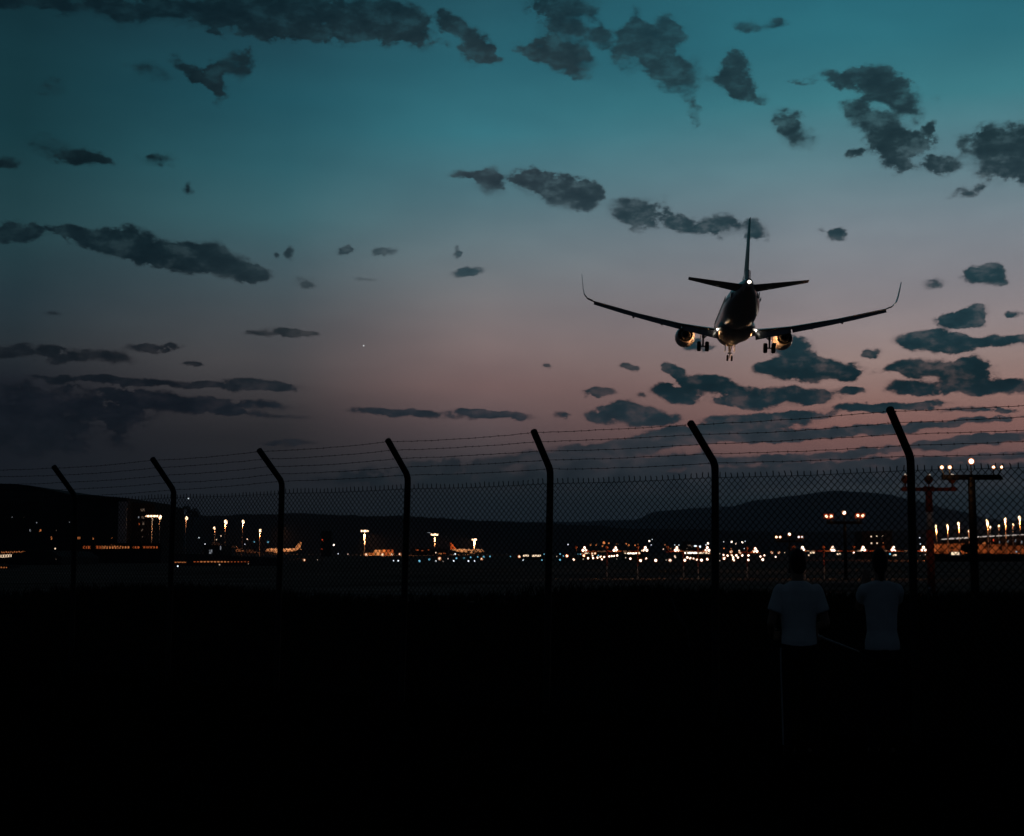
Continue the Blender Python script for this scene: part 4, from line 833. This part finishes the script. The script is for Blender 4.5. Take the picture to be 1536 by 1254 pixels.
def parked_plane(label, px0, px1, yb, Y, nose_left, fin):
    p0, p1 = at(px0, yb, Y), at(px1, yb, Y); Ln = p1.x - p0.x; k = Ln / 37.5; z0 = gz(Y)
    root = tag(empty('parked_airliner', ((p0.x + p1.x) / 2, Y, z0)), label, 'airplane', 'parked airliners on the apron'); sx = 1 if nose_left else -1
    T = lambda x, y, z: Vector((sx * (x - 18.7) * k, y * k, (z + 3.9) * k))
    bm = bmesh.new(); FS = [(0, .1, -.6), (1, 1.0, -.45), (3, 1.75, -.1), (6, 2, 0), (24, 2, 0), (29, 1.65, .35), (34, .85, .85), (37.4, .25, 1.1)]
    ring_loft(bm, [[T(x, r * math.cos(a * math.pi / 8), zc_ + r * math.sin(a * math.pi / 8)) for a in range(16)] for x, r, zc_ in FS]); link('fuselage', bm, m_white, root, True)
    bm = bmesh.new(); ring_loft(bm, [[T(x, y, z) for x, y in ((a, 0), (a + .4 * c, .25), (a + c, 0), (a + .4 * c, -.25))] for z, a, c in ((1.6, 29.5, 6.2), (8.0, 34.6, 2.4))]); link('tail_fin', bm, fin, root)
    for sg in (1, -1):
        bm = bmesh.new(); ring_loft(bm, [[T(a, sg * y, z - .12), T(a + .4 * c, sg * y, z + .2), T(a + c, sg * y, z), T(a + .4 * c, sg * y, z - .25)] for y, a, c, z in ((1.8, 11.5, 6.8, -1.3), (6.4, 14, 3.8, -.8), (16.8, 19.8, 1.6, .6))]); link('wing', bm, m_white, root)
        bm = bmesh.new(); ring_loft(bm, [[T(a, sg * y, z - .05), T(a + .4 * c, sg * y, z + .14), T(a + c, sg * y, z), T(a + .4 * c, sg * y, z - .14)] for y, a, c, z in ((.5, 32, 4, .8), (6.2, 35, 1.4, 1.4))]); link('tailplane', bm, m_white, root)
        bm = bmesh.new(); tube(bm, [T(10.3, sg * 5.7, -2), T(11.2, sg * 5.7, -2), T(13.5, sg * 5.7, -2), T(15.4, sg * 5.7, -1.95)], [.85 * k, 1.12 * k, 1.05 * k, .5 * k], 14); link('engine', bm, m_white, root, True)
    for x, y in ((5, 0), (17.6, 3.7), (17.6, -3.7)):
        bm = bmesh.new(); tube(bm, [T(x, y, -1.3), T(x, y, -3.4)], .14 * k, 6); disc(bm, T(x, y, -3.35), (0, 1, 0), .55 * k, .8 * k, 0, 12); link('landing_gear', bm, m_tyre, root)
parked_plane('orange lit parked airliner with its tail to the right, behind the third fence post', 397, 453, 829, 1420, True, m_pale)
pl_ = [o for o in C.objects if o.name.startswith('parked_airliner')][0]
spot('plane_fill_spot', (4, -34, 22), (-.05, 1, -.55), 70000, (1, .36, .12), 1.0, 90, pl_)
parked_plane('orange lit parked airliner with a red tail on its left end', 673.5, 726.5, 830.5, 1340, False, m_orange)

# ------------------------------------------------------------------ a lone tree on the slope
def tree(px, ytop, ybot, wpx, Y, label):
    p = at(px, ybot, Y); s = Y / F; H = (ybot - ytop) * s; w = wpx * s / 2; random.seed(px)
    root = tag(empty('tree', (p.x, Y, p.z)), label, 'tree')
    bm = bmesh.new(); tube(bm, [(0, 0, -6), (.1, 0, H * .3), (-.1, .1, H * .7)], [.5, .38, .12], 8)
    for k in range(7):
        a = k * 2.4; tube(bm, [(0, 0, H * (.25 + .05 * k)), (math.cos(a) * w * .4, math.sin(a) * w * .4, H * (.42 + .05 * k)), (math.cos(a) * w * .75, math.sin(a) * w * .75, H * (.5 + .06 * k))], [.18, .1, .03], 5)
    link('trunk', bm, m_bark, root)
    bm = bmesh.new(); cl = [(Vector((random.gauss(0, .42) * w, random.gauss(0, .42) * w, H * random.uniform(.32, .95))), random.uniform(.22, .4) * w) for _ in range(22)]
    for c, r in cl:
        for _ in range(90):
            d = Vector((random.gauss(0, 1), random.gauss(0, 1), random.gauss(0, .8))).normalized() * r * random.uniform(.4, 1.1); q = c + d
            u = Vector((random.gauss(0, 1), random.gauss(0, 1), random.gauss(0, 1))).normalized() * random.uniform(.25, .5); v = u.cross(Vector((random.gauss(0, 1), random.gauss(0, 1), random.gauss(0, 1)))).normalized() * .22
            bm.faces.new([bm.verts.new(q - u), bm.verts.new(q + v), bm.verts.new(q + u), bm.verts.new(q - v)])
    link('crown', bm, m_leaf, root)
tree(288, 760, 779, 26, 1300, 'small dark leafy tree on the slope just right of the second fence post')
tree(1452, 818, 829, 22, 500, 'small dark round tree in front of the orange lit hall')

# ------------------------------------------------------------------ the two people watching at the fence
def capsule(bm, p, q, r0, r1): 
    p, q = Vector(p), Vector(q); tube(bm, [p, p.lerp(q, .5), q], [r0, (r0 + r1) / 2, r1], 12); ball(bm, p, r0, 0, 12); ball(bm, q, r1, 0, 12)
def ell(z, a, b, y=0.0, n=20): return [Vector((a * math.cos(2 * math.pi * k / n), y + b * math.sin(2 * math.pi * k / n), z)) for k in range(n)]
def fuse(o, vox, it=4):
    m = o.modifiers.new('fuse', 'REMESH'); m.mode = 'VOXEL'; m.voxel_size = vox; m.use_smooth_shade = True
    s_ = o.modifiers.new('soften', 'SMOOTH'); s_.iterations = it; s_.factor = .5
def hand(bm, w, d, side, curl=.6, thumb=None):
    """palm and five fingers from wrist w pointing along d"""
    w = Vector(w); d = Vector(d).normalized(); sd = Vector(side); sd = (sd - d * sd.dot(d)).normalized(); nrm = d.cross(sd).normalized()
    capsule(bm, w, w + d * .035, .026, .028)
    for k in range(4): capsule(bm, w + d * .02 + sd * (k - 1.5) * .017, w + d * .085 + sd * (k - 1.5) * .021, .014, .0115)
    for k, ln in enumerate((.062, .074, .080, .072)):
        a = w + d * .088 + sd * (k - 1.5) * .0215
        d1 = (d * math.cos(curl * .6) + nrm * math.sin(curl * .6)).normalized(); d2 = (d * math.cos(curl * 1.5) + nrm * math.sin(curl * 1.5)).normalized(); d3 = (d * math.cos(curl * 2.2) + nrm * math.sin(curl * 2.2)).normalized()
        b = a + d1 * ln * .45; c = b + d2 * ln * .32; e = c + d3 * ln * .25
        capsule(bm, a, b, .0098, .009); capsule(bm, b, c, .009, .0083); capsule(bm, c, e, .0083, .0072)
    t0 = w + d * .03 + sd * .03; t1 = t0 + (d * .6 + sd * .55 + nrm * .4).normalized() * .042; t2 = t1 + (d * .8 + nrm * .5 - sd * .1).normalized() * .032
    capsule(bm, t0, t1, .0135, .011); capsule(bm, t1, t2, .0108, .0088)
def person(label, px, Y, arms, hs=1.0, torso=None, sleeve=True, shirt=m_shirt, rz=0, turn=0.0, stripe=False, long_hair=False):
    x = (px - PCX) / F * Y
    root = tag(empty('person', (x, Y, 0), rz), label, 'person'); root.scale = (hs, hs * 1.04, 1)
    bm = bmesh.new()
    # legs, feet, trunk, neck, head in one body
    for sg in (1, -1):
        capsule(bm, (sg * .095, 0, .90), (sg * .105, .012, .50), .082, .058); capsule(bm, (sg * .105, .012, .50), (sg * .11, -.015, .10), .055, .040)
        capsule(bm, (sg * .107, -.02, .36), (sg * .11, -.025, .24), .050, .040)
        capsule(bm, (sg * .11, -.03, .06), (sg * .118, .14, .038), .045, .034)
    ring_loft(bm, [ell(z, a, b, y) for z, a, b, y in ((.84, .13, .10, 0), (.93, .168, .115, -.01), (1.03, .150, .105, 0), (1.15, .150, .105, .005), (1.28, .172, .115, 0), (1.38, .178, .105, -.01), (1.44, .14, .085, -.012), (1.49, .065, .062, -.008))])
    capsule(bm, (0, -.012, 1.45), (0, .012, 1.57), .060, .056)
    hc = Vector((0, .022, 1.635)); ct, st_ = math.cos(turn), math.sin(turn)
    Rr = lambda v: hc + Vector((v[0] * ct - v[1] * st_, v[0] * st_ + v[1] * ct, v[2]))
    def hb(v, r, sc=(1, 1, 1)): ball(bm, Rr(v), r, 0, 16, sc)
    hb((0, -.01, .02), .095, (.80, 1.0, 1.04)); hb((0, .035, -.035), .070, (.84, .95, 1.05)); hb((0, .062, -.083), .030, (1.2, .8, .8)); hb((0, .104, -.018), .016, (.8, 1, 1.5)); hb((0, .096, .02), .012, (.8, 1, 2))
    for sg in (1, -1):
        hb((sg * .034, .083, .022), .014, (1.1, .6, .8)); hb((sg * .078, -.005, -.005), .022, (.35, .8, 1.35)); hb((sg * .018, .092, -.055), .012, (1.4, .7, .5))
    for sg, el_, wr, hd, sd, cu in arms:
        sh = (sg * .185, -.005, 1.405); capsule(bm, sh, el_, .054, .041); capsule(bm, el_, wr, .042, .028); hand(bm, wr, hd, sd, cu)
    body = link('body', bm, m_skin, root, True); fuse(body, .0058, 3)
    bm = bmesh.new()
    for v, r, sc in (((0, -.022, .040), .100, (.84, 1.0, 1.02)), ((0, -.05, -.005), .078, (1.0, .85, 1.1)), ((0, .03, .088), .06, (1.1, 1.1, .5))): ball(bm, Rr(v), r, 0, 16, sc)
    if long_hair: capsule(bm, Rr((0, -.075, 0)), Rr((0, -.10, -.12)), .05, .03)
    hair = link('hair', bm, m_hair, root, True); fuse(hair, .009, 3)
    bm = bmesh.new()
    ring_loft(bm, [ell(*t) for t in torso])
    ball(bm, (0, -.005, 1.44), .09, 0, 14, (1.5, .75, .55))
    for sg, el_, *_ in arms:
        sh = Vector((sg * .178, -.005, 1.402)); e = Vector(el_); capsule(bm, sh, sh.lerp(e, .25), .068, .070); tube(bm, [sh, sh.lerp(e, .66 if sleeve else .42)], [.07, .074], 14)
    ts = link('t_shirt', bm, shirt, root, True); fuse(ts, .010, 4)
    bm = bmesh.new()
    ring_loft(bm, [ell(z, a, b, -.006) for z, a, b in ((.80, .150, .118), (.90, .182, .130), (1.0, .168, .122))])
    for sg in (1, -1):
        tube(bm, [(sg * .092, -.004, .90), (sg * .10, -.008, .70), (sg * .108, .008, .48), (sg * .112, -.006, .26), (sg * .115, -.015, .075)], [.098, .088, .074, .068, .066], 14)
    tr = link('trousers', bm, m_pants, root, True); fuse(tr, .010, 4)
    if stripe:
        bm = bmesh.new(); tube(bm, [(-.186, -.03, .92), (-.187, -.03, .72), (-.181, -.02, .48), (-.178, -.03, .10)], .009, 6); link('side_stripe', bm, m_stick, tr)
    for sg in (1, -1):
        bm = bmesh.new(); ring_loft(bm, [[Vector((sg * .115 + a * math.cos(t_ * math.pi / 8), y0 + b * math.sin(t_ * math.pi / 8), z)) for t_ in range(16)] for z, a, b, y0 in ((0, .047, .135, .045), (.03, .050, .138, .045), (.055, .046, .12, .03), (.09, .044, .075, -.015), (.11, .042, .055, -.025))]); link('shoe', bm, m_black, root, True)
    return root
T1 = ((.925, .172, .128, -.004), (.98, .176, .130, -.006), (1.08, .168, .122, 0), (1.2, .178, .126, 0), (1.32, .198, .128, 0), (1.41, .192, .112, -.006), (1.46, .135, .09, -.01), (1.492, .078, .072, -.01))
T2 = ((.90, .188, .135, -.004), (.97, .186, .135, -.004), (1.06, .160, .122, 0), (1.2, .168, .122, 0), (1.34, .188, .124, 0), (1.42, .192, .112, -.004), (1.468, .17, .095, -.01), (1.495, .08, .072, -.01))
YP = 14.0
stick_a, stick_b = at(1222, 952, YP), at(1289, 977.5, YP)
person1_x = (1194 - PCX) / F * YP
sh_ = stick_a.lerp(stick_b, .12) - Vector((person1_x, YP, 0))
person('person in a pale T-shirt and dark trousers seen from behind, holding a thin stick', 1193, YP,
 [(-1, (-.272, -.015, 1.135), (-.235, .20, 1.02), (.35, .9, -.1), (0, .1, 1), .8), (1, (.262, -.03, 1.13), (sh_.x - .012, sh_.y + .005, sh_.z + .085), (.10, .04, -1), (0, 1, 0), 1.25)], hs=.88, torso=T1, stripe=True, rz=0, turn=.15)
person('person in a sleeveless looking pale top seen from behind, arms raised in front', 1316, YP,
 [(-1, (-.188, .22, 1.27), (-.09, .36, 1.47), (.35, .3, .9), (1, 0, 0), .5), (1, (.188, .22, 1.25), (.11, .34, 1.45), (-.35, .3, .9), (-1, 0, 0), .5)], hs=.81, torso=T2, sleeve=False, shirt=m_shirt2, turn=-.1, long_hair=True)
bm = bmesh.new(); d = stick_b - stick_a; tube(bm, [Vector((0, 0, 0)), d * .4, d], [.010, .009, .006], 8); tube(bm, [d * -.02, d * .2], .0125, 8, 0)
o = link('thin_stick', bm, m_stick, None, True); o.location = stick_a; tag(o, 'thin pale stick held low by the person in the T-shirt', 'stick')
p, q = at(1007, 897, 20.5), at(1029, 940, 20.2); q.z = max(q.z, .1)
bm = bmesh.new(); d = q - p; tube(bm, [Vector((0, 0, 0)), d * .5 + Vector((-.03, 0, 0)), d, d + Vector((d.x * .9, 0, -(q.z - .01)))], [.012, .014, .016, .016], 8); o = link('leaning_stake', bm, m_galv, None, True); o.location = p
tag(o, 'thin slanted stake leaning in the dark grass left of the sixth fence post', 'stake')
for px, yt, yb, w, lb in ((1394.5, 878, 902, 5, 'short pale marker post on the dark grass just right of the last fence post'),):
    Yg = ground_y(yb); p = at(px, yb, Yg); s = Yg / F
    root = tag(empty('marker_post', (p.x, Yg, 0)), lb, 'post')
    bm = bmesh.new(); h = (yb - yt) * s; ring_loft(bm, [[Vector((a * w * s / 2, b * .06, z)) for a, b in ((-1, -1), (1, -1), (1, 1), (-1, 1))] for z in (0, h * .94, h)]); link('stake', bm, m_wallb, root)
    bm = bmesh.new(); box(bm, (-w * s * .4, -.068, h * .75), (w * s * .4, -.0615, h * .88)); link('reflector', bm, m_white, root)
